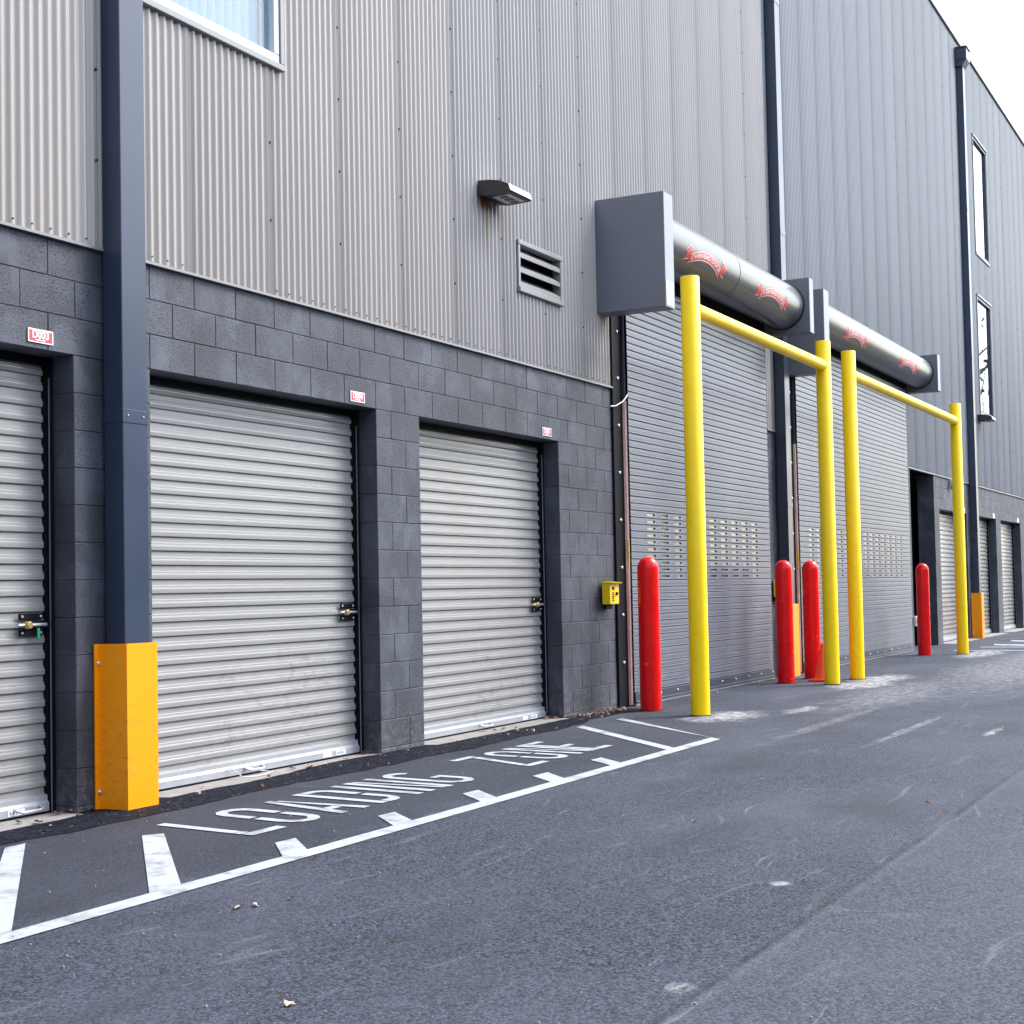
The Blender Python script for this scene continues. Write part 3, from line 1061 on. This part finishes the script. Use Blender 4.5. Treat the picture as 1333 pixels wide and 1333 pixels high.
door_sign('D003', -.873, 2.5435, 'red door sign reading D003 above the leftmost door')
door_sign('D004', 2.192, 2.537, 'red door sign reading D004 above the wide door')
door_sign('D005', 5.250, 2.541, 'red door sign reading D005 above the door nearest the hood box')
for x, lb in ((24.05, 'tiny pale door sign beside the last yellow post, above the far door'), (27.35, 'tiny pale door sign above the far door just past the last downspout'), (30.55, 'tiny pale door sign above the farthest door at the right edge')):
    t = thing('door_sign', lb, 'sign', (x, 0, 2.54), 'door number signs')
    MB().box(-.091, .091, -.0055, -.0012, -.05, .05).build('plate', M['white'], t)


# ------------------------------------------------------------------ rolling service doors with hood
SP = 0.0685


def slat_mesh(wd, slots=None):
    """interlocking slat: flat face with a rolled lower lip; optional row of slots with glazing behind"""
    mb = MB()
    h = SP
    prof = [(.008, .0035), (.000, .0045), (-.0028, .007), (-.0030, .011), (-.0010, .015), (-.0016, .040), (-.0004, .0625), (.0025, .0655), (.008, .0700)]
    n = len(prof)
    if not slots:
        vs = [(0, y, z) for y, z in prof] + [(wd, y, z) for y, z in prof]
        mb.add(vs, [(i, i + 1, i + 1 + n, i + n) for i in range(n - 1)], False)
        return mb
    # lower and upper strips around the slot band
    za, zb = .026, .047
    lowp = [(.008, .0035), (.000, .0045), (-.0028, .007), (-.0030, .011), (-.0010, .015), (-.0013, za)]
    upp = [(-.0010, zb), (-.0004, .0625), (.0025, .0655), (.008, .0700)]
    for pr in (lowp, upp):
        n = len(pr)
        vs = [(0, y, z) for y, z in pr] + [(wd, y, z) for y, z in pr]
        mb.add(vs, [(i, i + 1, i + 1 + n, i + n) for i in range(n - 1)], False)
    x = 0
    for (s0, s1) in slots + [(wd, wd)]:
        mb.add([(x, -.0013, za), (s0, -.0013, za), (s0, -.0010, zb), (x, -.0010, zb)], [(0, 1, 2, 3)], False)
        if s1 > s0:
            # rim of the slot
            ring = [(s0, -.0013, za), (s1, -.0013, za), (s1, -.0010, zb), (s0, -.0010, zb)]
            back = [(p[0], p[1] + .009, p[2]) for p in ring]
            mb.add(ring + back, [(i, (i + 1) % 4, (i + 1) % 4 + 4, i + 4) for i in range(4)], False)
            mb.box(s0 - .006, s1 + .014, -.0042, -.0014, za - .0065, za - .0005, mi=2)
            mb.box(s1 + .002, s1 + .014, -.0042, -.0014, za, zb + .001, mi=2)
        x = s1
    # glazing strip behind the slots
    mb.add([(.05, .0095, za - .003), (wd - .05, .0095, za - .003), (wd - .05, .0095, zb + .003), (.05, .0095, zb + .003)], [(0, 1, 2, 3)], False, 1)
    return mb


def hood_logo(cx, ax, zx, r, parent):
    R = r + .0025

    def P(u, v, lift=0.0):
        # u along the hood (to the right seen from the drive), v up the curve from the level of the axis
        a = v / r
        return (cx + u, ax - (R + lift) * math.cos(a), zx + (R + lift) * math.sin(a))
    arc = lambda u, o: -0.002 - .45 * u * u - o

    def strip(mb, o0, o1, u0, u1, lift, n=24):
        vs, fs = [], []
        m_ = 8 if o1 - o0 > .05 else 1
        for i in range(n + 1):
            u = u0 + (u1 - u0) * i / n
            vs += [P(u, arc(u, o0 + (o1 - o0) * j / m_), lift) for j in range(m_ + 1)]
        for i in range(n):
            for j in range(m_):
                q = i * (m_ + 1) + j
                fs.append((q, q + 1, q + m_ + 2, q + m_ + 1))
        mb.add(vs, fs)
    red = MB()
    strip(red, 0, .105, -.46, .46, 0)
    for s in (-1, 1):
        # folded ribbon tails
        pts = [(.445 * s, -.055), (.585 * s, -.010 - .055), (.56 * s, -.115), (.60 * s, -.165), (.47 * s, -.150)]
        pts = [(.45 * s, -.035), (.49 * s, -.010), (.60 * s, -.075), (.555 * s, -.105), (.585 * s, -.172), (.465 * s, -.150)]
        cu_, cv_ = .50 * s, -.09
        loop = []
        for (ua, va), (ub, vb) in zip(pts, pts[1:] + pts[:1]):
            loop += [(ua + (ub - ua) * q / 4, va + (vb - va) * q / 4) for q in range(4)]
        mid_ = [((ua + cu_) / 2, (va + cv_) / 2) for ua, va in loop]
        L_ = len(loop)
        red.add([P(u, v, -.0006) for u, v in loop + mid_ + [(cu_, cv_)]], [(i, (i + 1) % L_, (i + 1) % L_ + L_, i + L_) for i in range(L_)] + [(i + L_, (i + 1) % L_ + L_, 2 * L_) for i in range(L_)])
    red.build('logo_ribbon', M['logored'], parent)
    pale = MB()
    strip(pale, .006, .014, -.445, .445, .0012)
    strip(pale, .091, .099, -.455, .455, .0012)
    for s in (-1, 1):
        for (p0, p1) in (((.49, -.010), (.60, -.075)), ((.475, -.150), (.585, -.172)), ((.455, -.035), (.49, -.010))):
            d = Vector((p1[0] - p0[0], p1[1] - p0[1])).normalized() * .004
            nn = (-d.y, d.x)
            pale.add([P(s * (p0[0] - nn[0]), p0[1] - nn[1], .0012), P(s * (p1[0] - nn[0]), p1[1] - nn[1], .0012), P(s * (p1[0] + nn[0]), p1[1] + nn[1], .0012), P(s * (p0[0] + nn[0]), p0[1] + nn[1], .0012)], [(0, 1, 2, 3)])
    pale.build('logo_border', M['logopale'], parent)
    vs_, fs_ = text_polys('OVERHEAD DOOR', .078, .0014)
    xs = [v[0] for v in vs_]
    sc = .86 / (max(xs) - min(xs))
    tx = MB().add([P(a * sc, arc(a * sc, .0525) + b * .80, .0022) for a, b, c in vs_], fs_)
    tx.build('logo_lettering', M['logopale'], parent)


M['slotglass'] = pbr('slot_glazing', (.05, .05, .055), 0.08, 0.0, 0.3, 12.0, spec=1.0)


def rolling_door(lbl, X0, X1, ztop, rowz, box, plate, cyl, logos, seam, pinks, slots0):
    t = thing('rolling_door', lbl, 'rolling door', (X0, -0.08, 0), 'grey rolling service doors')
    O = Vector((X0, -0.08, 0))

    def B(mb, name, mat, par=None):
        if par is None:
            o = mb.build(name, mat, t)
            o.location = -O
        else:
            o = mb.build(name, mat, par)
        return o
    wd = X1 - X0
    sl_plain = slat_mesh(wd).mesh('slat', [M['slat'], M['slotglass'], M['alu']])
    slots = []
    s = slots0
    while s + .22 < wd - .42:
        slots.append((s, s + .215))
        s += .364
    sl_slot = slat_mesh(wd, slots).mesh('slat', [M['slat'], M['slotglass'], M['alu']])
    n = int((ztop - .13) / SP) + 1
    for i in range(n):
        z = .13 + i * SP
        o = link('slat', sl_slot if rowz - .01 < z < rowz + 10 * SP - .02 else sl_plain, t, (0, random.uniform(-.0006, .0006), z))
        o.rotation_euler.x = random.uniform(-.008, .008)
    bb = MB()
    bb.box(X0, X1, -.092, -.070, .028, .128, .003)
    bb.box(X0, X1, -.105, -.0925, .028, .048, .003)
    bo = B(bb, 'bottom_bar', M['frame'])
    bl = MB()
    x = X0 + .2
    while x < X1:
        bl.lathe([(.012, 0), (.012, -.006), (.006, -.010)], 8, (x, -.092, .088), 'Y')
        x += .46
    tag(B(bl, 'bar_bolts', M['bolt'], bo), kind='stuff')
    MB().box(X0, X1, -.097, -.075, .004, .0275).build('bottom_seal', M['trim'], bo)
    # guides: broad black plates bolted on the wall, with a salmon safety strip along the inner lip
    for side in (0, 1):
        gd = MB()
        a, b = (X0 - .24, X0 - .012) if side == 0 else (X1 + .014, X1 + .075)
        gd.box(a, b, -.024, .02, 0.004, ztop + (.0 if side == 0 else .1), .003)
        go = B(gd, 'guide', M['black'])
        if side == 0:
            x = (a + b) / 2
            bt = MB()
            z = .43
            while z < ztop - .1:
                bt.lathe([(.017, .0), (.017, -.010), (.010, -.016)], 6, (x, -.024, z), 'Y')
                z += .46
            tag(B(bt, 'guide_bolts', M['bolt'], go), kind='stuff')
        xe = X0 - .010 if side == 0 else X1 + .012
        s_ = MB()
        s_.box(xe - .011, xe + .020, -.058, -.0245, 2.99, ztop, .004)
        B(s_, 'guide_lip', M['frame'], go)
        s_ = MB()
        s_.box(xe - .012, xe + .022, -.062, -.0245, .010, 2.985, .006)
        B(s_, 'safety_strip', M['pink'], go)
    # gear box, hood, end box
    bx = MB().box(box[0], box[1], -box[4], -.002, box[2], box[3], .006)
    bo_ = B(bx, 'motor_box', [M['hoodbox'], M['galv']])
    for pz in bo_.data.polygons:
        if pz.normal.y < -.9:
            pz.material_index = 1
    ed = MB().box(box[0] + .012, box[1] - .04, -box[4] - .004, -box[4] + .001, box[2] + .02, box[2] + .25, .0015)
    ed.build('cover_plate', M['silver'], bo_)
    pb = MB().box(plate[0], plate[1], -plate[4], -.002, plate[2], plate[3], .006)
    po = B(pb, 'end_box', [M['hoodbox'], M['galv']])
    for pz in po.data.polygons:
        if pz.normal.y < -.9:
            pz.material_index = 1
    yc, zc, r = cyl
    hd = MB()
    hd.lathe([(r, box[1] + .001), (r, plate[0] - .001)], 64, (0, yc, zc), 'X', False, False)
    ho = B(hd, 'hood', M['hood'])
    rm = MB()
    rm.lathe([(r + .001, plate[0] - .030), (r + .006, plate[0] - .028), (r + .006, plate[0] - .002)], 64, (0, yc, zc), 'X', False, False)
    B(rm, 'hood_rim', M['black'], ho)
    if seam:
        rm = MB()
        rm.lathe([(r + .0005, seam - .004), (r + .003, seam - .002), (r + .003, seam + .002), (r + .0005, seam + .004)], 64, (0, yc, zc), 'X', False, False)
        B(rm, 'hood_seam', M['frame'], ho)
    # back plate that closes the hood against the wall, dark underside
    bp = MB().box(box[1] + .002, plate[0] - .002, -.030, -.004, ztop - .05, zc + r * .9)
    B(bp, 'hood_back', M['black'])
    for lx in logos:
        hood_logo(lx, yc, zc, r, ho)
    return t


d1 = rolling_door('nearer grey rolling service door, framed by the first yellow portal', DOOR1[0], DOOR1[1], 4.22, 1.20,
                  (6.400, 6.635, 3.766, 4.855, .708), (11.48, 11.65, 4.245, 4.925, .62), (-.27, 4.59, .281), (8.02, 10.27), 9.063, None, .42)
d2 = rolling_door('farther and wider grey rolling service door, behind the second yellow portal', DOOR2[0], DOOR2[1], 4.32, 1.20,
                  (12.38, 12.62, 3.86, 4.945, .545), (19.20, 19.40, 4.345, 4.965, .571), (-.246, 4.664, .252), (14.25, 17.46), None, None, .42)
mb = MB()
mb.tube([(6.62, -.03, 2.90), (6.70, -.05, 2.91), (6.80, -.08, 2.96), (6.88, -.075, 3.00), (6.93, -.075, 3.04)], .007, 6)
o = mb.build('loose_wire', M['rope'], d1)
o.location = (-DOOR1[0], .08, 0)
tgl = MB().box(DOOR1[0] - .030, DOOR1[0] - .012, -.067, -.0625, 1.36, 1.62, .002)
o = tgl.build('warning_label', M['callbox'], d1)
o.location = (-DOOR1[0], .08, 0)
tgl = MB().box(DOOR2[0] - .030, DOOR2[0] - .012, -.067, -.0625, 1.36, 1.62, .002)
o = tgl.build('warning_label', M['callbox'], d2)
o.location = (-DOOR2[0], .08, 0)


# ------------------------------------------------------------------ downspouts with guards
def downspout(x, label, head=False, joints=(2.12, 5.6, 8.6)):
    t = thing('downspout', label, 'downspout', (x, 0, 0), 'slate box downspouts')
    W_, D_ = .205, .155
    mb = MB().box(0, W_, -D_, .0005 - .03 if False else -.022, 0.0, 11.62 if head else 11.75, .004)
    po = mb.build('pipe', M['navy'], t)
    for z in joints:
        MB().box(-.004, W_ + .004, -D_ - .004, -.021, z, z + .075, .002).build('sleeve', M['navy'], po)
        rv = MB()
        for (xx, yy, ax) in ((.04, -D_ - .004, 'Y'), (W_ - .04, -D_ - .004, 'Y')):
            rv.lathe([(.006, 0), (.006, -.003), (.003, -.005)], 6, (xx, yy, z + .04), 'Y')
        rv.build('rivet', M['bolt'], po)
    if head:
        h = MB()
        h.box(-.08, .28, -.25, -.022, 11.66, 11.90, .006)
        h.box(-.10, .30, -.27, -.022, 11.90, 11.925, .004)
        h.extrude_x([(-.022, 11.54), (-.158, 11.54), (-.245, 11.66), (-.022, 11.66)], -.06, .26)
        h.build('conductor_head', M['navy'], t)
    return t


DS = (-.413, 11.87, 24.60)
downspout(DS[0], 'slate box downspout at the left, standing in the first amber guard')
downspout(DS[1], 'slate box downspout between the two rolling doors')
downspout(DS[2], 'slate box downspout at the far right with a conductor head under the roof edge', True)


def guard(x, label):
    t = thing('downspout_guard', label, 'pipe guard', (x, 0, 0), 'amber steel pipe guards')
    H_ = .905
    # hat section: flange, side, front, side, flange
    x0, x1, x2, x3 = -.083, -.039, .213, .275
    D_ = .185
    th = .008
    path = [(x0, -.006), (x1 - .006, -.006), (x1 + .018, -D_), (x2, -D_), (x2 + .022, -.006), (x3, -.006)]
    off = [(x0, -.006 - th), (x1 - th - .006, -.006 - th), (x1 + .018 - th, -D_ - th), (x2 + th, -D_ - th), (x2 + .022 + th, -.006 - th), (x3, -.006 - th)]
    n = len(path)
    vs = [(a, b, .0) for a, b in path] + [(a, b, .0) for a, b in off] + [(a, b, H_) for a, b in path] + [(a, b, H_) for a, b in off]
    fs = []
    for i in range(n - 1):
        fs += [(i, i + 1, i + 1 + 2 * n, i + 2 * n), (n + i, n + i + 1, n + i + 1 + 2 * n, n + i + 2 * n), (i, i + 1, n + i + 1, n + i), (2 * n + i, 2 * n + i + 1, 3 * n + i + 1, 3 * n + i)]
    for i in (0, n - 1):
        fs.append((i, n + i, 3 * n + i, 2 * n + i))
    MB().add(vs, fs).build('shell', M['amber'], t)
    for z in (.10, .80):
        for xx in (x0 + .028, x3 - .028):
            MB().lathe([(.014, 0), (.014, -.007), (.008, -.011)], 6, (xx, -.006 - th, z), 'Y').build('bolt', M['bolt'], t)
    return t


guard(DS[0], 'amber steel guard round the foot of the left downspout')
guard(DS[1], 'amber steel guard half hidden behind the red bollard between the rolling doors')
guard(DS[2], 'amber steel guard at the foot of the far right downspout')


# ------------------------------------------------------------------ yellow height-limit portals
def portal(xa, xb, y, h, zb, label):
    t = thing('height_portal', label, 'portal frame', ((xa + xb) / 2, y, 0), 'yellow pipe portals')
    R_ = .086
    for x in (xa, xb):
        lx = x - (xa + xb) / 2
        MB().lathe([(R_, 0), (R_, h - .004), (R_ - .004, h)], 40, (lx, 0, 0)).build('post', M['yellow'], t)
        MB().lathe([(R_ + .012, .001), (R_ + .010, .006), (R_ - .002, .008)], 28, (lx, 0, 0), 'Z', False, False).build('contact_shadow', M['dark'], t)  # dark ring put in as contact shadow round the post foot
    rb = .066
    l = (xb - xa) / 2
    MB().lathe([(rb, -l + .06), (rb, l - .06)], 32, (0, 0, zb), 'X').build('crossbar', M['yellow'], t)
    MB().lathe([(rb + .001, -l + R_ - .012), (rb + .007, -l + R_ - .004), (rb + .007, -l + R_ + .003), (rb + .001, -l + R_ + .010)], 32, (0, 0, zb), 'X').build('weld', M['yellow'], t)
    return t


portal(6.10, 10.435, -1.06, 3.95, 3.665, 'nearer yellow pipe portal in front of the nearer rolling door')
portal(11.44, 17.90, -1.09, 3.96, 3.685, 'farther yellow pipe portal in front of the wider rolling door')


# ------------------------------------------------------------------ red bollards
def bollard(x, y, label, first=None):
    if first:
        return copy_tree(first, (x, y, 0), label)
    t = thing('bollard', label, 'bollard', (x, y, 0), 'red bollards')
    r, h = .101, 1.44
    prof = [(r, 0.004), (r, h - .115)]
    for i in range(1, 9):
        a = PI / 2 * i / 8
        prof.append((max(r * math.cos(a) ** .9, .0005), h - .115 + .115 * math.sin(a)))
    MB().lathe(prof, 40).build('sleeve', M['red'], t)
    MB().lathe([(r + .014, .001), (r + .010, .007), (r - .014, .009)], 28, (0, 0, 0), 'Z', False, False).build('contact_shadow', M['dark'], t)  # dark ring put in as contact shadow under the sleeve
    return t


b1 = bollard(6.51, -.42, 'red bollard nearest the camera, left of the first yellow post')
bollard(10.57, -.475, 'red bollard in front of the amber guard between the rolling doors', b1)
bollard(11.49, -.53, 'red bollard beside the orange traffic cone', b1)
bollard(17.57, -.565, 'red bollard farthest from the camera, by the dark recess', b1)

# ------------------------------------------------------------------ traffic cone
t = thing('traffic_cone', 'orange traffic cone behind the second yellow post', 'traffic cone', (11.02, -.80, 0))
mb = MB()
mb.box(-.15, .15, -.15, .15, 0.004, .028, .006)
mb.build('base', M['cone'], t)
MB().lathe([(.125, .028), (.112, .045), (.030, .435), (.026, .445)], 32).build('cone_body', M['cone'], t)


# ------------------------------------------------------------------ call boxes
def call_box(x, label):
    t = thing('call_box', label, 'call box', (x, 0, 1.0), 'yellow call boxes')
    mb = MB()
    mb.box(0, .215, -.108, -.026, 0, .195, .005)
    mb.extrude_x([(-.026, .1955), (-.135, .1955), (-.140, .2075), (-.026, .2135)], -.004, .225)
    mb.build('housing', M['callbox'], t)
    mb = MB()
    mb.box(.05, .105, -.1095, -.1085, .135, .165)
    for i in range(5):
        mb.box(.055, .095, -.1095, -.1085, .030 + i * .018, .042 + i * .018)
    mb.build('printed_marks', M['black'], t)
    MB().lathe([(.016, 0), (.016, -.014), (.010, -.017)], 12, (.150, -.108, .10), 'Y').build('button', M['black'], t)
    MB().box(.02, .17, -.06, -.022, -.045, -.002, .004).build('bracket', M['black'], t)
    return t


call_box(6.322, 'yellow call box on the block wall left of the nearer rolling door')
call_box(11.59, 'yellow call box mostly hidden behind the red bollard between the rolling doors')
t = thing('socket_box', 'small pale electrical box low on the wall beside the farthest red bollard', 'electrical box', (19.25, 0, .40))
MB().box(0, .13, -.075, -.022, 0, .17, .008).build('housing', M['vinyl'], t)
MB().box(.025, .105, -.080, -.0755, .03, .14, .003).build('cover', M['trim'], t)


# ------------------------------------------------------------------ wall lamps
def wall_lamp(x, z, label, first=None):
    if first:
        return copy_tree(first, (x, 0, z), label)
    t = thing('wall_lamp', label, 'wall lamp', (x, 0, z), 'wall lamps')
    W_ = .385
    prof = [(-.022, 0), (-.10, -.015), (-.305, -.008), (-.318, .004), (-.300, .058), (-.22, .095), (-.12, .112), (-.022, .118)]
    mb = MB().extrude_x(prof, 0, W_)
    ho = mb.build('housing', M['bronze'], t)
    MB().extrude_x([(-.03, .1185), (-.12, .1125), (-.22, .0955), (-.300, .0585), (-.319, .0045), (-.322, .0055), (-.304, .061), (-.222, .099), (-.12, .1165), (-.03, .1225)], -.002, W_ + .002).build('lid', M['silver'], t)
    MB().add([(.06, -.120, -.0165), (W_ - .05, -.120, -.0165), (W_ - .05, -.280, -.0110), (.06, -.280, -.0110)], [(0, 1, 2, 3)]).build('lens', M['lens'], t)
    mb = MB()
    for i in range(3):
        mb.box(.09 + i * .09, .15 + i * .09, -.235, -.165, -.0175, -.0150)
    mb.build('led_module', M['frame'], t)
    return t


w1 = wall_lamp(4.015, 4.375, 'black wedge wall lamp above the louvre, with rust running down below it')
wall_lamp(25.75, 4.47, 'small wall lamp under the lower of the two far windows', w1)
t = thing('wall_sensor', 'tiny white sensor on the cladding edge left of the last yellow post', 'sensor', (22.70, 0, 2.90))
MB().box(0, .12, -.10, -.022, .04, .17, .01).build('housing', M['vinyl'], t)
MB().lathe([(.035, 0), (.035, .05)], 12, (.06, -.06, -.01)).build('sensor_eye', M['black'], t)


# ------------------------------------------------------------------ storage building across the drive, behind the camera, with an added light-blocking wing
ob = thing('opposite_building', 'grey storage building across the drive, outside the photo, mirrored in the hoods, with an added wing that blocks light from the left', 'building', (0, -30, 0))
mb = MB()
mb.box(-46, 70, -12, 0, 0, 3.0)
mb.box(-46, -22, .001, 29.5, 0, 3.0)  # lower part of the wing added to shade faces turned left
mb.build('block_wall', M['block'], ob)
mb = MB()
mb.box(-46, 70, -12, .03, 3.0, 11.0)
mb.box(-46, -21.97, .031, 29.5, 3.0, 11.0)  # upper part of the added wing, blocks sky light from the left
mb.build('upper_wall', M['clad'], ob)

# ------------------------------------------------------------------ leaves and litter
def leaf_mesh(s, mat, seed):
    random.seed(seed)
    mb = MB()
    pts = []
    for i in range(9):
        a = 2 * PI * i / 9
        r = s * (.75 + .45 * (i % 2)) * random.uniform(.8, 1.2)
        pts.append((r * math.cos(a), r * .7 * math.sin(a), s * random.uniform(.05, .55)))
    pts.append((0, 0, s * .08))
    mb.add(pts, [(i, (i + 1) % 9, 9) for i in range(9)], False)
    return mb.mesh('dry_leaf', mat)


LV = [leaf_mesh(.034, M['leafA'], 1), leaf_mesh(.030, M['leafB'], 2), leaf_mesh(.040, M['leafA'], 3), leaf_mesh(.022, M['leafB'], 4)]
random.seed(11)
spots = [(-.70, .06, 2, 'large brown leaf against the latch end of the leftmost door'), (-1.02, .02, 0, None), (-.98, -.07, 2, None), (-.62, .03, 1, None), (-.55, -.04, 0, None),
         (2.36, .10, 2, 'big rust brown leaf at the right foot of the D004 door'), (1.42, .05, 0, None), (1.50, -.03, 2, None), (1.75, .00, 1, None), (1.62, .07, 3, None), (2.0, .02, 0, None), (.45, .02, 3, None),
         (4.05, .06, 0, None), (4.2, .02, 2, None), (4.32, .0, 1, None), (4.12, .09, 3, None), (3.5, .02, 1, None), (5.34, .10, 2, None), (5.42, .06, 0, None), (5.40, .13, 3, None),
         (-2.30, -2.35, 1, 'pale crumpled leaf on the open asphalt, left one of a close pair'), (-2.25, -2.38, 3, 'pale crumpled leaf on the open asphalt, right one of a close pair'), (-2.10, -2.44, 3, 'small pale leaf alone on the asphalt just right of the leaf pair'),
         (-3.34, -3.31, 1, 'pale pink leaf on the asphalt at the bottom edge of the photo'), (1.25, -4.11, 0, 'brown leaf on the paving joint at the right'), (.22, -3.19, 3, None), (5.86, -.10, 1, None), (6.0, -.08, 3, None), (6.1, -.12, 1, None), (6.22, -.09, 2, None), (6.35, -.10, 1, None), (6.5, -.16, 3, None), (5.7, -.06, 3, None)]
for x, y, k, lb in spots:
    sill = any(a < x < b for a, b in OPEN) and y > -.2
    o = link('dry_leaf', LV[k], None, (x, y, .012 if sill or y > -.45 else .004))
    o.rotation_euler = (random.uniform(-.3, .3), random.uniform(-.3, .3), random.uniform(0, 6.3))
    o.scale = (.62,) * 3 if y < -3 else (.85,) * 3
    if lb is None:
        if y < -.5:
            lb = 'small pale leaf on the open drive beyond the loading zone border'
        elif x > 5.55:
            lb = 'small dry leaf in the heap at the block wall corner by the black door guide'
        elif x > 3:
            lb = 'small dry leaf on the sill of the D005 door'
        elif x > -.05:
            lb = 'small dry leaf along the sill of the D004 door' if y > -.2 else 'dry leaf on the dark asphalt strip above the word LOADING'
        else:
            lb = 'small brown leaf near the foot of the leftmost door'
    tag(o, lb, 'leaf', 'fallen leaves')
mb = MB()
for i in range(230):
    if i < 170:
        x = random.gauss(6.25, .28)
        y = -.03 - abs(random.gauss(0, .06))
        if x > 6.68:
            continue
    else:
        x = random.choice((random.uniform(-3, 6.6), random.uniform(-3, 6.6), random.uniform(6.9, 11.3)))
        y = -.02 - abs(random.gauss(0, .15))
    s = random.uniform(.003, .011)
    mb.box(x - s, x + s * random.uniform(.4, 1), y - s, y + s, .004, .008 + s * random.uniform(.5, 1.6))
tag(mb.build('litter', [M['leafB'], M['leafA'], M['bark']]), 'crumbs of leaf and grit along the foot of the wall', 'litter', None, 'stuff')
lo_ = bpy.data.objects['litter']
for i, p_ in enumerate(lo_.data.polygons):
    p_.material_index = (i // 6) % 3
mb = MB()
for i in range(500):
    x = -6.5 + random.random() ** 1.6 * 16
    y = random.uniform(-6, -.5)
    s = random.uniform(.0015, .004)
    mb.box(x - s, x + s, y - s * .8, y + s, .001, .003 + s)
tag(mb.build('loose_grit', M['concrete']), 'scattered grit on the open asphalt', 'grit', None, 'stuff')


# ------------------------------------------------------------------ trees down the drive, mirrored in the far windows
def tree(x, y, h, label, leafy, seed):
    random.seed(seed)
    t = thing('tree', label, 'tree', (x, y, 0), 'trees past the end of the drive')
    mb = MB()
    mb.tube([(0, 0, 0), (.1, 0, h * .3), (0, .1, h * .6), (.1, 0, h * .95)], [.30, .24, .15, .03], 8)
    tips = []
    for i in range(22):
        z0 = h * random.uniform(.25, .9)
        a = random.uniform(0, 2 * PI)
        L = (h - z0) * .45 + h * .10
        p = Vector((0, 0, z0))
        pts = [p.copy()]
        d = Vector((math.cos(a), math.sin(a), random.uniform(.4, 1.1))).normalized()
        for s in range(4):
            p = p + d * L / 4
            d = (d + Vector((random.uniform(-.35, .35), random.uniform(-.35, .35), random.uniform(-.1, .3)))).normalized()
            pts.append(p.copy())
        mb.tube(pts, [.07, .05, .035, .025, .012], 5)
        tips += pts[2:]
        for q in pts[1:4]:
            e = q + Vector((random.uniform(-1, 1), random.uniform(-1, 1), random.uniform(.1, 1.2))) * 1.1
            mb.tube([q, (q + e) / 2 + Vector((random.uniform(-.2, .2), 0, 0)), e], [.022, .016, .008], 4)
            tips.append(e)
    mb.build('trunk', M['bark'], t)
    cr = MB()
    for q in tips:
        for i in range(leafy):
            c = q + Vector((random.gauss(0, .5), random.gauss(0, .5), random.gauss(0, .4)))
            a, b = Vector((random.gauss(0, 1), random.gauss(0, 1), random.gauss(0, 1))).normalized() * .13, Vector((random.gauss(0, 1), random.gauss(0, 1), random.gauss(0, 1))).normalized() * .10
            cr.add([c - a, c + b, c + a, c - b], [(0, 1, 2, 3)], False, random.randint(0, 1))
    cr.build('crown', [M['foliage'], M['foliage2']], t)


tree(62, -6.5, 13.0, 'half bare tree straight down the drive, seen only as a reflection in the far windows', 2, 21)
tree(74, -12.0, 15.0, 'taller half bare tree down the drive, seen only as a reflection in the far windows', 3, 22)
tree(70, -3.5, 12.0, 'leafier tree near the building end, seen only as a reflection in the far windows', 10, 23)
